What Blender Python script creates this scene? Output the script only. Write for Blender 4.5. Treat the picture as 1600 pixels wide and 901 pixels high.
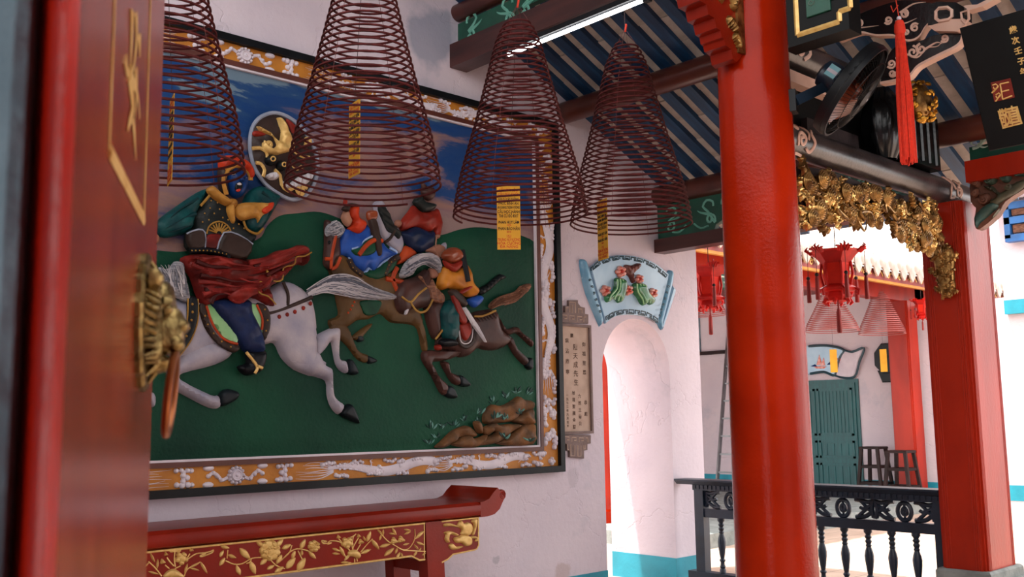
import bpy, bmesh, math, random
import numpy as np
from mathutils import Vector, Matrix, Euler
from mathutils.geometry import delaunay_2d_cdt
for o in list(bpy.data.objects): bpy.data.objects.remove(o)
random.seed(7); rng = random.Random(11)
SC = bpy.context.scene; COL = SC.collection
PI = math.pi
# ---------------------------------------------------------------- camera (solved from the photograph's vanishing points)
VA = np.array([1675, 178.]); VB = np.array([-1460, 223.]); F = math.sqrt(-(VA @ VB))
nrm = lambda v: v / np.linalg.norm(v)
Yc = nrm(np.array([*VA, F])); Xc = -nrm(np.array([*VB, F])); Zc = np.cross(Xc, Yc)
CAM = np.array([5.4, 0, 1.42]); RC = np.stack([Xc, Yc, Zc], 1)
def ray(px, py): return RC.T @ np.array([px - 800, py - 450.5, F])
def onx(px, py, x=0.): d = ray(px, py); return CAM + d * (x - CAM[0]) / d[0]
def ony(px, py, y): d = ray(px, py); return CAM + d * (y - CAM[1]) / d[1]
def onz(px, py, z=0.): d = ray(px, py); return CAM + d * (z - CAM[2]) / d[2]
cd = bpy.data.cameras.new('camera'); cam = bpy.data.objects.new('camera', cd); COL.objects.link(cam)
cd.sensor_width = 36; cd.lens = 36 * F / 1600; cd.clip_start = .02; cd.clip_end = 200
r_, d_, f_ = RC.T @ np.array([1, 0, 0]), RC.T @ np.array([0, 1, 0]), RC.T @ np.array([0, 0, 1])
cam.matrix_world = Matrix(((r_[0], -d_[0], -f_[0], CAM[0]), (r_[1], -d_[1], -f_[1], CAM[1]), (r_[2], -d_[2], -f_[2], CAM[2]), (0, 0, 0, 1)))
cd.dof.use_dof = True; cd.dof.focus_distance = 6.4; cd.dof.aperture_fstop = 9.0
SC.camera = cam
# ---------------------------------------------------------------- world, sun, exposure
w = bpy.data.worlds.new('world'); SC.world = w; w.use_nodes = True
bg = w.node_tree.nodes['Background']; bg.inputs[0].default_value = (1, .985, .975, 1); bg.inputs[1].default_value = 2.1
sd = bpy.data.lights.new('sun', 'SUN'); sd.energy = 6.0; sd.angle = .02; sd.color = (1, .96, .9)
sun = bpy.data.objects.new('sun', sd); COL.objects.link(sun); sun.location = (6, 12, 14)
sun.rotation_euler = Vector((.15, .22, -.96)).to_track_quat('-Z', 'Y').to_euler()
vs = SC.view_settings; vs.view_transform = 'Standard'; vs.look = 'None'; vs.gamma = 1; vs.use_curve_mapping = False; vs.exposure = .85
# ---------------------------------------------------------------- materials
def srgb(h):
    h = h.lstrip('#'); c = [int(h[i:i + 2], 16) / 255 for i in (0, 2, 4)]
    return tuple((x / 12.92 if x <= .04045 else ((x + .055) / 1.055) ** 2.4) for x in c) + (1,)
MATS = {}
def mat(name, c1, c2=None, rough=.5, metal=0., scale=6., bump=.0, bscale=40., emit=0., spec=.5, coat=0., detail=5., stretch=None, lo=.35, hi=.65, trans=0.):
    """two-tone noise colour plus fine relief"""
    m = bpy.data.materials.new(name); m.use_nodes = True; nt = m.node_tree; N = nt.nodes; L = nt.links
    b = N['Principled BSDF']; b.inputs['Roughness'].default_value = rough; b.inputs['Metallic'].default_value = metal
    b.inputs['Specular IOR Level'].default_value = spec; b.inputs['Coat Weight'].default_value = coat; b.inputs['Coat Roughness'].default_value = .12
    tc = N.new('ShaderNodeTexCoord'); mp = N.new('ShaderNodeMapping'); L.new(tc.outputs['Object'], mp.inputs[0])
    if stretch: mp.inputs['Scale'].default_value = stretch
    a = srgb(c1); c = srgb(c2) if c2 else tuple(x * .8 for x in a[:3]) + (1,)
    nz = N.new('ShaderNodeTexNoise'); nz.inputs['Scale'].default_value = scale; nz.inputs['Detail'].default_value = detail; L.new(mp.outputs[0], nz.inputs['Vector'])
    rp = N.new('ShaderNodeValToRGB'); rp.color_ramp.elements[0].position = lo; rp.color_ramp.elements[1].position = hi
    rp.color_ramp.elements[0].color = a; rp.color_ramp.elements[1].color = c
    L.new(nz.outputs[0], rp.inputs[0]); L.new(rp.outputs[0], b.inputs['Base Color'])
    if emit: L.new(rp.outputs[0], b.inputs['Emission Color']); b.inputs['Emission Strength'].default_value = emit
    if trans: b.inputs['Transmission Weight'].default_value = trans
    if bump:
        n2 = N.new('ShaderNodeTexNoise'); n2.inputs['Scale'].default_value = bscale; n2.inputs['Detail'].default_value = 6; L.new(mp.outputs[0], n2.inputs['Vector'])
        bp = N.new('ShaderNodeBump'); bp.inputs['Strength'].default_value = bump; bp.inputs['Distance'].default_value = .02
        L.new(n2.outputs[0], bp.inputs['Height']); L.new(bp.outputs[0], b.inputs['Normal'])
    MATS[name] = m; return m
def M(n): return MATS[n]
mat('red_lacquer', '#841b08', '#701505', rough=.3, spec=.2, bump=.05, bscale=90, scale=3)
mat('red_column', '#a82405', '#901b03', rough=.2, spec=.13, bump=.1, bscale=60, scale=2.5)
mat('red_square', '#a8260d', '#8c1b08', rough=.36, spec=.28, bump=.08, bscale=70, scale=4, stretch=(1, 1, .3))
mat('red_bright', '#b81f08', '#9c1505', rough=.3, spec=.3, bump=.12, bscale=70, scale=6)
mat('door_red', '#8a3219', '#742410', rough=.2, bump=.03, bscale=160, scale=3, stretch=(6, 6, 1))
mat('gold', '#d9a441', '#b8822c', rough=.32, metal=.85, scale=20, bump=.1, bscale=120)
mat('gold_dark', '#b58c50', '#5c3d1c', rough=.34, metal=.8, scale=14, bump=.15, bscale=80)
mat('gold_paint', '#dcb973', '#c79c55', rough=.45, metal=.3, scale=30, bump=.08)
mat('brass', '#9c8350', '#54482c', rough=.33, metal=.9, scale=12, bump=.25, bscale=60)
mat('copper', '#9a5a32', '#6d4226', rough=.35, metal=.85, scale=10)
mat('ochre', '#c07c22', '#a9681a', rough=.6, bump=.1)
mat('brown_trim', '#5a2b20', '#4a2118', rough=.5)
mat('plaster_white', '#d9cfd6', '#c8bec8', rough=.75, bump=.15, bscale=30)
mat('black_frame', '#14171b', '#0c0e11', rough=.4, spec=.2, bump=.05)
mat('navy', '#1c2a3c', '#131d2c', rough=.4, bump=.05)
mat('blue_rafter', '#12466f', '#0c3052', rough=.55, scale=3, bump=.08, stretch=(8, 1, 1))
mat('tile_white', '#cfc4bb', '#b3a79d', rough=.8, scale=9, bump=.15)
mat('brown_wood', '#4b2520', '#351a17', rough=.35, scale=3, bump=.06, stretch=(.5, 4, 4))
mat('brown_round', '#5d2c20', '#43201a', rough=.28, scale=3, bump=.05)
mat('green_board', '#12513f', '#0c4031', rough=.45, scale=5)
mat('scroll_green', '#6fae9b', '#5a9a88', rough=.5)
mat('scroll_white', '#c9dfd2', '#aacbbb', rough=.5)
mat('teal_paint', '#1f95ab', '#188396', rough=.6, scale=4, bump=.1)
mat('teal_door', '#155a5c', '#0f4a4d', rough=.45, scale=4, stretch=(8, 8, 1))
mat('coil', '#552020', '#401717', rough=.85, scale=30, spec=.2)
mat('thread', '#3a2a2a', rough=.9)
mat('thread_red', '#d23a22', rough=.9)
mat('thread_dull', '#6e3834', rough=.9)
mat('gold_leaf', '#e3c07c', '#c49a58', rough=.26, metal=.85, scale=25)
mat('skirt_dark', '#4a1513', '#36100e', rough=.4, spec=.2)
mat('teal_dark', '#093034', '#062226', rough=.45, spec=.2)
mat('yellow_paper', '#dda52e', '#cf9526', rough=.8)
mat('ink_black', '#1c1512', rough=.8)
mat('ink_red', '#c8461c', rough=.8)
mat('stone', '#8d9390', '#6f7674', rough=.8, scale=8, bump=.25)
mat('silver', '#8d8e90', '#77787a', rough=.35, metal=.8)
mat('beam_grey', '#433a3b', '#1d191b', rough=.3, scale=5, bump=.1, bscale=50)
mat('scroll_pink', '#d9b3a0', '#c79f8c', rough=.5)
mat('black_lacquer', '#0e1114', '#07090b', rough=.22, bump=.05)
mat('tassel_red', '#dd3214', '#c8280e', rough=.8, scale=60)
mat('lantern_red', '#cc1a0e', '#a0120a', rough=.5, spec=.25, scale=8)
mat('lantern_glow', '#e02a12', '#c8200c', rough=.6, spec=.2)  # bright red imitates daylight glowing through the lantern panels
mat('board_black', '#0d0f10', '#08090a', rough=.55, spec=.2)
mat('tassel_dark', '#8e1a12', '#6e120c', rough=.7)
mat('fan_black', '#111418', '#0a0c0f', rough=.45, spec=.25)
mat('fan_blue', '#1a2b3d', '#142230', rough=.35)
mat('fan_blade', '#8a4024', '#6e301a', rough=.3)
mat('label_teal', '#6fb0bb', '#9cc8cc', rough=.4)
mat('plaque_grey', '#7b6662', '#69554f', rough=.7, bump=.15, scale=14)
mat('plaque_face', '#b79c8a', '#a88d7b', rough=.6, scale=10)
mat('sky_blue_ceramic', '#a3c3d8', '#8fb3cd', rough=.3, scale=5, coat=.3)
mat('blue_roll', '#86b3cc', '#5d97b8', rough=.3, scale=8, coat=.3)
mat('dark_teal', '#123c48', '#0d2f3a', rough=.4)
mat('gourd_green', '#3f8a55', '#1d5a35', rough=.22, scale=12, coat=.4)
mat('gourd_rib', '#8fbf84', '#6ea868', rough=.25, coat=.4)
mat('petal', '#e8b7ae', '#d8705a', rough=.3, scale=25)
mat('petal_core', '#c8372a', '#a82a20', rough=.3)
mat('bark', '#70342a', '#4a1f1a', rough=.35, scale=20, bump=.5, bscale=40)
mat('tubelight', '#ffffff', '#ffffff', emit=7)
mat('roof_tile_white', '#cbb9ad', '#a9968c', rough=.85, scale=4, bump=.3)
mat('fascia_red', '#8a3a34', '#742c28', rough=.6)
mat('dark_wood', '#2e1d1b', '#201312', rough=.5, spec=.2)
mat('pink_wall', '#d9cdd3', '#cbbfc7', rough=.85, scale=2, bump=.1)
mat('blue_lattice', '#1f64a8', '#18508a', rough=.5)
mat('floor_tile', '#c9b3a2', '#a88f7e', rough=.5, scale=3)
mat('blue_grey', '#7f98a6', '#536c7a', rough=.6, scale=7, bump=.3, bscale=50)
mat('carved_teal', '#2f5a58', '#3d4f40', rough=.5, scale=9, bump=.2)
mat('carved_brown', '#7a4f3c', '#5d3a2c', rough=.5, scale=9, bump=.2)
mat('carved_olive', '#57543c', '#3c3e30', rough=.5, scale=9, bump=.2)
mat('seal_red', '#6e1f16', '#5a1811', rough=.4)
# mural paints
mat('hair_white', '#a7a4a8', '#6e6f78', rough=.5, spec=.18, scale=30, bump=.4, bscale=60, stretch=(1, 1, 4))
mat('horse_white', '#b3a9ae', '#8d8b9c', rough=.5, spec=.18, scale=5, bump=.12)
mat('hoof', '#1a2126', '#10161a', rough=.4, spec=.18)
mat('horse_brown', '#5d3a28', '#422a1f', rough=.4, spec=.18, scale=6, bump=.08)
mat('horse_tan', '#5e4426', '#48331c', rough=.45, spec=.18, scale=6, bump=.08)
mat('horse_dark', '#4d322d', '#352321', rough=.32, spec=.18, scale=6, bump=.08)
mat('horse_chestnut', '#8a5f49', '#5e3d30', rough=.5, spec=.18, scale=22, bump=.4, stretch=(1, 1, 3))
mat('teal_sleeve', '#0f4a4a', '#0a3338', rough=.42, spec=.18, scale=9, bump=.2)
mat('armor', '#262b2a', '#171b1b', rough=.42, spec=.18, scale=10, bump=.15)
mat('leather', '#3a2c27', '#2c211d', rough=.4, spec=.18, scale=10)
mat('skirt_red', '#7d2420', '#4d1614', rough=.38, spec=.18, scale=8, bump=.1)
mat('skirt_red2', '#93302a', '#641c19', rough=.38, spec=.18, scale=8, bump=.1)
mat('trouser_blue', '#1c2c55', '#121c3a', rough=.4, spec=.18, scale=8, bump=.15)
mat('boot', '#14161b', '#0c0d11', rough=.35, spec=.18)
mat('scarf', '#c08a40', '#95642a', rough=.4, spec=.18, scale=12, bump=.15)
mat('face_blue', '#14407f', '#0c2a5c', rough=.35, spec=.18, scale=10)
mat('turban', '#c43e1e', '#9e2a14', rough=.4, spec=.18, scale=10, bump=.15)
mat('mural_yellow', '#a8803c', '#866126', rough=.45, spec=.18)
mat('mural_blue', '#2a55a8', '#1b3d86', rough=.4, spec=.18, scale=9)
mat('mural_blue_light', '#9fb4d8', '#7e98c4', rough=.45, spec=.18)
mat('mural_navy', '#182747', '#0f1a32', rough=.4, spec=.18, scale=9)
mat('mural_orange', '#c07a2a', '#96561a', rough=.4, spec=.18, scale=9)
mat('mural_red', '#8e2a1e', '#6e1d15', rough=.4, spec=.18, scale=9)
mat('mural_orangered', '#b8461e', '#8e3014', rough=.45, spec=.18)
mat('mural_green', '#12452f', '#0c3424', rough=.5, spec=.18, scale=9)
mat('mural_skin', '#a2755f', '#86594a', rough=.45, spec=.18)
mat('mural_white', '#c9c2c4', '#aaa5ac', rough=.45, spec=.18)
mat('mural_black', '#15181b', '#0e1012', rough=.4, spec=.18)
mat('rock', '#7d5433', '#55402f', rough=.6, spec=.18, scale=9, bump=.4, bscale=25)
mat('leaf_dark', '#12382f', '#0d2a28', rough=.5, spec=.18)
mat('leaf_pale', '#5d8a80', '#3d6a60', rough=.5, spec=.18)
mat('shield_dark', '#3a2b27', '#261c1a', rough=.4, spec=.18, scale=9, bump=.2)
mat('shield_rim', '#9a9fae', '#7d8496', rough=.4, spec=.18)
# ---------------------------------------------------------------- mesh builder
class Frame:
    """2-D drawing plane: u along U, v along V, h along N"""
    def __init__(s, o, U, V, N): s.o, s.U, s.V, s.N = (np.array(k, float) for k in (o, U, V, N))
    def p(s, u, v, h=0.): return s.o + s.U * u + s.V * v + s.N * h
    def px(s, x, y, h=0.):
        """pixel -> (u,v) on the plane raised by h"""
        d = ray(x, y); o = s.o + s.N * h; q = CAM + d * ((o - CAM) @ s.N) / (d @ s.N) - s.o
        return (float(q @ s.U), float(q @ s.V))
WALL = Frame((0, 0, 0), (0, 1, 0), (0, 0, 1), (1, 0, 0))
def catmull(P, n=3, closed=True):
    P = [tuple(p) for p in P]; out = []; L = len(P)
    R = range(L) if closed else range(L - 1)
    for i in R:
        p0, p1, p2, p3 = (P[(i - 1) % L], P[i], P[(i + 1) % L], P[(i + 2) % L]) if closed else (P[max(i - 1, 0)], P[i], P[i + 1], P[min(i + 2, L - 1)])
        for k in range(n):
            t = k / n
            out.append(tuple(.5 * (2 * b + (c - a) * t + (2 * a - 5 * b + 4 * c - d) * t * t + (3 * b - a - 3 * c + d) * t ** 3) for a, b, c, d in zip(p0, p1, p2, p3)))
    if not closed: out.append(P[-1])
    return out
def area2(P): return sum(P[i][0] * P[(i + 1) % len(P)][1] - P[(i + 1) % len(P)][0] * P[i][1] for i in range(len(P)))
def inside(P, Q):
    P = np.array(P); Q = np.array(Q); r = np.zeros(len(Q), bool); j = len(P) - 1
    for i in range(len(P)):
        a, b = P[i], P[j]; c = (a[1] > Q[:, 1]) != (b[1] > Q[:, 1])
        if c.any():
            with np.errstate(all='ignore'): r ^= c & (Q[:, 0] < (b[0] - a[0]) * (Q[:, 1] - a[1]) / (b[1] - a[1] + 1e-12) + a[0])
        j = i
    return r
def edist(P, Q):
    P = np.array(P); Q = np.array(Q); A = P; B = np.roll(P, -1, 0); d = np.full(len(Q), 1e9)
    for a, b in zip(A, B):
        ab = b - a; t = np.clip(((Q - a) @ ab) / (ab @ ab + 1e-12), 0, 1); d = np.minimum(d, np.linalg.norm(Q - a - t[:, None] * ab, axis=1))
    return d
class MB:
    def __init__(s): s.v = []; s.f = []
    def add(s, vs, fs):
        n = len(s.v); s.v += [tuple(map(float, p)) for p in vs]; s.f += [tuple(i + n for i in f) for f in fs]; return s
    def box(s, lo, hi, M4=None):
        (a, b, c), (d, e, f) = lo, hi
        v = [(x, y, z) for x in (a, d) for y in (b, e) for z in (c, f)]
        if M4 is not None: v = [tuple(M4 @ Vector(p)) for p in v]
        return s.add(v, [(0, 1, 3, 2), (4, 6, 7, 5), (0, 4, 5, 1), (2, 3, 7, 6), (0, 2, 6, 4), (1, 5, 7, 3)])
    def bar(s, p, q, w, h, up=(0, 0, 1)):
        """box beam from p to q, w across, h along up"""
        p, q = Vector(p), Vector(q); d = (q - p).normalized(); x = d.cross(Vector(up)).normalized(); u = x.cross(d)
        v = [t + x * a * w / 2 + u * b * h / 2 for t in (p, q) for a in (-1, 1) for b in (-1, 1)]
        return s.add(v, [(0, 1, 3, 2), (4, 6, 7, 5), (0, 4, 5, 1), (2, 3, 7, 6), (0, 2, 6, 4), (1, 5, 7, 3)])
    def tube(s, P, r, n=8, closed=False, cap=True, flat=1., up=None):
        P = [Vector(p) for p in P]; L = len(P); R = r if isinstance(r, (list, tuple)) else [r] * L
        rings = []; X = None
        for i, p in enumerate(P):
            t = (P[(i + 1) % L] - P[i - 1]) if closed else (P[min(i + 1, L - 1)] - P[max(i - 1, 0)])
            t = t.normalized() if t.length > 1e-9 else Vector((0, 0, 1))
            if up is not None: X = t.cross(Vector(up))
            elif X is None: X = t.orthogonal()
            X = (X - t * X.dot(t)); X = X.normalized() if X.length > 1e-9 else t.orthogonal().normalized()
            Yv = t.cross(X); rings.append([p + (X * math.cos(2 * PI * k / n) + Yv * math.sin(2 * PI * k / n) * flat) * R[i] for k in range(n)])
        fs = []
        for i in range(L if closed else L - 1):
            j = (i + 1) % L
            for k in range(n): fs.append((i * n + k, i * n + (k + 1) % n, j * n + (k + 1) % n, j * n + k))
        if cap and not closed: fs += [tuple(range(n - 1, -1, -1)), tuple((L - 1) * n + k for k in range(n))]
        return s.add([q for g in rings for q in g], fs)
    def cyl(s, p, q, r, n=16, r2=None): return s.tube([p, q], [r, r if r2 is None else r2], n)
    def lathe(s, prof, o=(0, 0, 0), n=24, ax=(0, 0, 1), ang=None):
        """profile of (radius, height) about axis"""
        a = Vector(ax).normalized(); X = a.orthogonal().normalized() if abs(a.z) < .99 else Vector((1, 0, 0)); Yv = a.cross(X); o = Vector(o)
        v = [o + a * h + (X * math.cos(2 * PI * k / n) + Yv * math.sin(2 * PI * k / n)) * r for r, h in prof for k in range(n)]
        f = [(i * n + k, i * n + (k + 1) % n, (i + 1) * n + (k + 1) % n, (i + 1) * n + k) for i in range(len(prof) - 1) for k in range(n)]
        if prof[0][0] > 1e-5: f.append(tuple(range(n - 1, -1, -1)))
        if prof[-1][0] > 1e-5: f.append(tuple((len(prof) - 1) * n + k for k in range(n)))
        return s.add(v, f)
    def ball(s, c, r, n=12, m=8, sc=(1, 1, 1)):
        v = []; f = []
        for i in range(m + 1):
            t = PI * i / m
            for k in range(n): v.append((c[0] + r * sc[0] * math.sin(t) * math.cos(2 * PI * k / n), c[1] + r * sc[1] * math.sin(t) * math.sin(2 * PI * k / n), c[2] + r * sc[2] * math.cos(t)))
        for i in range(m):
            for k in range(n): f.append((i * n + k, (i + 1) * n + k, (i + 1) * n + (k + 1) % n, i * n + (k + 1) % n))
        return s.add(v, f)
    def prism(s, P, fr, h0, h1, bev=0.):
        """polygon extruded from h0 to h1 with an optional bevel"""
        if area2(P) < 0: P = P[::-1]
        n = len(P)
        if bev:
            Q = []
            for i in range(n):
                a, b, c = np.array(P[i - 1]), np.array(P[i]), np.array(P[(i + 1) % n])
                e1, e2 = b - a, c - b; n1 = np.array([-e1[1], e1[0]]) / (np.linalg.norm(e1) + 1e-9); n2 = np.array([-e2[1], e2[0]]) / (np.linalg.norm(e2) + 1e-9)
                m = n1 + n2; m = m / max(.6, (m @ m) / 2 + 1e-9) if (m @ m) > .05 else n1
                Q.append(b + m * bev * .9)
            lay = [(P, h0), (P, h1 - bev), (Q, h1)]
        else: lay = [(P, h0), (P, h1)]
        v = [fr.p(p[0], p[1], h) for PP, h in lay for p in PP]
        f = [(l * n + i, l * n + (i + 1) % n, (l + 1) * n + (i + 1) % n, (l + 1) * n + i) for l in range(len(lay) - 1) for i in range(n)]
        f += [tuple((len(lay) - 1) * n + i for i in range(n)), tuple(range(n - 1, -1, -1))]
        return s.add(v, f)
    def puff(s, P, fr, H, w=None, h0=0., grid=None, fn=None, sub=3, sharp=False, ridge=None):
        """inflated relief: outline P (u,v), rises to H over width w"""
        P = list(P) if sharp else catmull(P, sub)
        A = np.array(P); ext = (A.max(0) - A.min(0)); w = w or min(ext) * .3
        g = grid or max(min(ext) / 14, max(ext) / 60) * (.55 if fn else 1.)
        xs = np.arange(A[:, 0].min() + g * .5, A[:, 0].max(), g); ys = np.arange(A[:, 1].min() + g * .5, A[:, 1].max(), g)
        Q = np.array([(x + (g * .5 if j % 2 else 0), y) for j, y in enumerate(ys) for x in xs])
        if len(Q):
            k = inside(P, Q); Q = Q[k]
        if len(Q): Q = Q[edist(P, Q) > g * .35]
        # inset ring near the rim
        sg = 1 if area2(P) > 0 else -1; ring = []
        n = len(P)
        for i in range(n):
            a, b = A[i - 1], A[(i + 1) % n]; t = b - a; L = np.linalg.norm(t)
            if L > 1e-9: ring.append(A[i] + sg * np.array([-t[1], t[0]]) / L * min(w * .18, g * .5))
        ring = np.array(ring)
        if len(ring): k = inside(P, ring); ring = ring[k]
        if len(ring): ring = ring[edist(P, ring) > min(w * .1, g * .25)]
        pts = [Vector(p) for p in P] + [Vector(p) for p in ring] + [Vector(p) for p in Q]
        vo, _, fo, _, _, _ = delaunay_2d_cdt(pts, [(i, (i + 1) % n) for i in range(n)], [], 1, 1e-6)
        V = np.array([(p.x, p.y) for p in vo]); 
        if not len(V): return s
        d = edist(P, V); t = np.clip(d / w, 0, 1); h = H * np.sqrt(np.clip(1 - (1 - t) ** 2, 0, 1))
        if fn: h = h + fn(V[:, 0], V[:, 1]) * np.clip(d / (w * .5), 0, 1)
        fs = [tuple(f) if area2([V[i] for i in f]) > 0 else tuple(f)[::-1] for f in fo]
        return s.add([fr.p(a, b, h0 + c) for (a, b), c in zip(V, h)], fs)
    def stroke(s, P, fr, r, h0=0., n=6, sub=4, taper=True, flat=.7):
        """rounded ridge along an open polyline (u,v)"""
        P = catmull(P, sub, False) if sub > 1 else list(P); L = len(P)
        rr = r if callable(r) else ((lambda t: r * (1 - .85 * t)) if taper else (lambda t: r))
        return s.tube([fr.p(a, b, h0) for a, b in P], [max(rr(i / max(1, L - 1)), 1e-4) for i in range(L)], n, up=tuple(fr.N), flat=flat)
    def build(s, name, m, parent=None, smooth=True, angle=40, org=None):
        me = bpy.data.meshes.new(name); v = s.v
        if org is not None: v = [(a - org[0], b - org[1], c - org[2]) for a, b, c in v]
        me.from_pydata(v, [], s.f); me.update()
        me.materials.append(m if not isinstance(m, str) else M(m))
        if smooth:
            me.polygons.foreach_set('use_smooth', [True] * len(me.polygons)); me.set_sharp_from_angle(angle=math.radians(angle))
        o = bpy.data.objects.new(name, me); COL.objects.link(o)
        if org is not None: o.location = org
        if parent: setpar(o, parent)
        return o
WM = {}
def wmat(o):
    m = Matrix.LocRotScale(o.location, o.rotation_euler, o.scale)
    return wmat(o.parent) @ o.matrix_parent_inverse @ m if o.parent else m
def setpar(o, p):
    o.parent = p; o.matrix_parent_inverse = wmat(p).inverted()
def thing(name, label, cat, loc=(0, 0, 0), group=None):
    o = bpy.data.objects.new(name, None); COL.objects.link(o); o.location = tuple(map(float, loc)); o.empty_display_size = .1
    return tag(o, label, cat, group)
def tag(o, label, cat, group=None, kind=None):
    o['label'] = label
    if cat: o['category'] = cat
    if group: o['group'] = group
    if kind: o['kind'] = kind
    return o
def struct(o, label=None):
    o['kind'] = 'structure'
    if label: o['label'] = label
    return o
def inst(o, parent, loc=None, rot=None):
    c = o.copy(); COL.objects.link(c)
    if parent: c.parent = parent; c.matrix_parent_inverse = wmat(parent).inverted()
    if loc is not None: c.location = loc
    if rot is not None: c.rotation_euler = rot
    return c
def circ(cx, cy, r, n=16, ry=None, a0=0.): return [(cx + r * math.cos(a0 + 2 * PI * k / n), cy + (ry or r) * math.sin(a0 + 2 * PI * k / n)) for k in range(n)]
def spiral(cx, cy, r0, r1, turns, a0=0., n=14, cw=1): return [(cx + (r0 + (r1 - r0) * t) * math.cos(a0 + cw * 2 * PI * turns * t), cy + (r0 + (r1 - r0) * t) * math.sin(a0 + cw * 2 * PI * turns * t)) for t in [i / (n * turns) for i in range(int(n * turns) + 1)]]
# ================================================================ STRUCTURE
def plaster_mat(name, c1, c2, stain='#a9aab6', spots=()):
    m = mat(name, c1, c2, rough=.85, spec=.15, scale=1.6, bump=.22, bscale=22, lo=.3, hi=.7); nt = m.node_tree; N = nt.nodes; L = nt.links
    b = N['Principled BSDF']; src = b.inputs['Base Color'].links[0].from_socket; mp = [n for n in N if n.type == 'MAPPING'][0]
    # old damp stains and flaked patches with ragged edges
    z = N.new('ShaderNodeTexNoise'); z.inputs['Scale'].default_value = 1.1; z.inputs['Detail'].default_value = 9; z.inputs['Roughness'].default_value = .68; L.new(mp.outputs[0], z.inputs[0])
    r = N.new('ShaderNodeValToRGB'); r.color_ramp.elements[0].position = .6; r.color_ramp.elements[1].position = .68; L.new(z.outputs[0], r.inputs[0])
    mx = N.new('ShaderNodeMix'); mx.data_type = 'RGBA'; mx.inputs['B'].default_value = srgb(stain); L.new(src, mx.inputs['A'])
    k = N.new('ShaderNodeMath'); k.operation = 'MULTIPLY'; k.inputs[1].default_value = .4; L.new(r.outputs[0], k.inputs[0]); L.new(k.outputs[0], mx.inputs['Factor'])
    L.new(mx.outputs['Result'], b.inputs['Base Color'])
    for (sy, sz, sr, scol) in spots:
        ds = N.new('ShaderNodeVectorMath'); ds.operation = 'DISTANCE'; ds.inputs[1].default_value = (0, sy, sz); L.new(mp.outputs[0], ds.inputs[0])
        ad = N.new('ShaderNodeMath'); ad.operation = 'MULTIPLY_ADD'; ad.inputs[1].default_value = -1 / sr; ad.inputs[2].default_value = .55; L.new(ds.outputs['Value'], ad.inputs[0])
        a2 = N.new('ShaderNodeMath'); a2.operation = 'ADD'; L.new(ad.outputs[0], a2.inputs[0])
        nn_ = N.new('ShaderNodeTexNoise'); nn_.inputs['Scale'].default_value = 1.6 / sr; nn_.inputs['Detail'].default_value = 8; L.new(mp.outputs[0], nn_.inputs[0]); L.new(nn_.outputs[0], a2.inputs[1])
        rr_ = N.new('ShaderNodeValToRGB'); rr_.color_ramp.elements[0].position = .42; rr_.color_ramp.elements[1].position = .62; L.new(a2.outputs[0], rr_.inputs[0])
        k2 = N.new('ShaderNodeMath'); k2.operation = 'MULTIPLY'; k2.inputs[1].default_value = .7 if sr > .3 else .4; L.new(rr_.outputs[0], k2.inputs[0])
        m3 = N.new('ShaderNodeMix'); m3.data_type = 'RGBA'; m3.inputs['B'].default_value = srgb(scol); prev = b.inputs['Base Color'].links[0].from_socket; L.new(prev, m3.inputs['A']); L.new(k2.outputs[0], m3.inputs['Factor']); L.new(m3.outputs['Result'], b.inputs['Base Color'])
    # hairline cracks
    v = N.new('ShaderNodeTexVoronoi'); v.feature = 'DISTANCE_TO_EDGE'; v.inputs['Scale'].default_value = 1.7
    wz = N.new('ShaderNodeTexNoise'); wz.inputs['Scale'].default_value = 4; wz.inputs['Detail'].default_value = 6; L.new(mp.outputs[0], wz.inputs[0])
    mv = N.new('ShaderNodeMix'); mv.data_type = 'RGBA'; mv.inputs['Factor'].default_value = .35; L.new(mp.outputs[0], mv.inputs['A']); L.new(wz.outputs['Color'], mv.inputs['B']); L.new(mv.outputs['Result'], v.inputs['Vector'])
    cr = N.new('ShaderNodeValToRGB'); cr.color_ramp.elements[0].position = 0; cr.color_ramp.elements[1].position = .012; L.new(v.outputs['Distance'], cr.inputs[0])
    bp0 = b.inputs['Normal'].links[0].from_node; b2 = N.new('ShaderNodeBump'); b2.inputs['Strength'].default_value = .35; b2.inputs['Distance'].default_value = .01
    L.new(cr.outputs[0], b2.inputs['Height']); L.new(bp0.outputs[0], b2.inputs['Normal']); L.new(b2.outputs[0], b.inputs['Normal'])
    return m
plaster_mat('plaster_wall', '#d8ccd4', '#cabfca', spots=((4.3, 4.15, .42, '#8b93a6'), (float(onx(775, 875)[1]), float(onx(775, 875)[2]), .06, '#85868e'), (float(onx(880, 895)[1]), float(onx(880, 895)[2]), .14, '#a98f84'), (float(onx(895, 745)[1]), float(onx(895, 745)[2]), .12, '#b3a9b2'))); plaster_mat('plaster_far', '#d6c8cc', '#c9bcc4')
# floors
def floor_mat():
    m = mat('floor_paving', '#c9b09e', '#b09684', rough=.45, scale=2); nt = m.node_tree; N = nt.nodes; L = nt.links; b = N['Principled BSDF']
    mp = [n for n in N if n.type == 'MAPPING'][0]; src = b.inputs['Base Color'].links[0].from_socket
    br = N.new('ShaderNodeTexBrick'); br.offset = 0; br.inputs['Scale'].default_value = 1; br.inputs['Brick Width'].default_value = .3; br.inputs['Row Height'].default_value = .3; br.inputs['Mortar Size'].default_value = .006
    br.inputs['Mortar'].default_value = srgb('#8d7668'); L.new(mp.outputs[0], br.inputs['Vector']); L.new(src, br.inputs['Color1']); L.new(src, br.inputs['Color2']); L.new(br.outputs[0], b.inputs['Base Color'])
    return m
floor_mat()
fl = struct(MB().box((-9, -4, -.3), (14, 24, 0)).build('floor', 'floor_paving', smooth=False), 'worn beige paving of the hall and courtyard')
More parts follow.
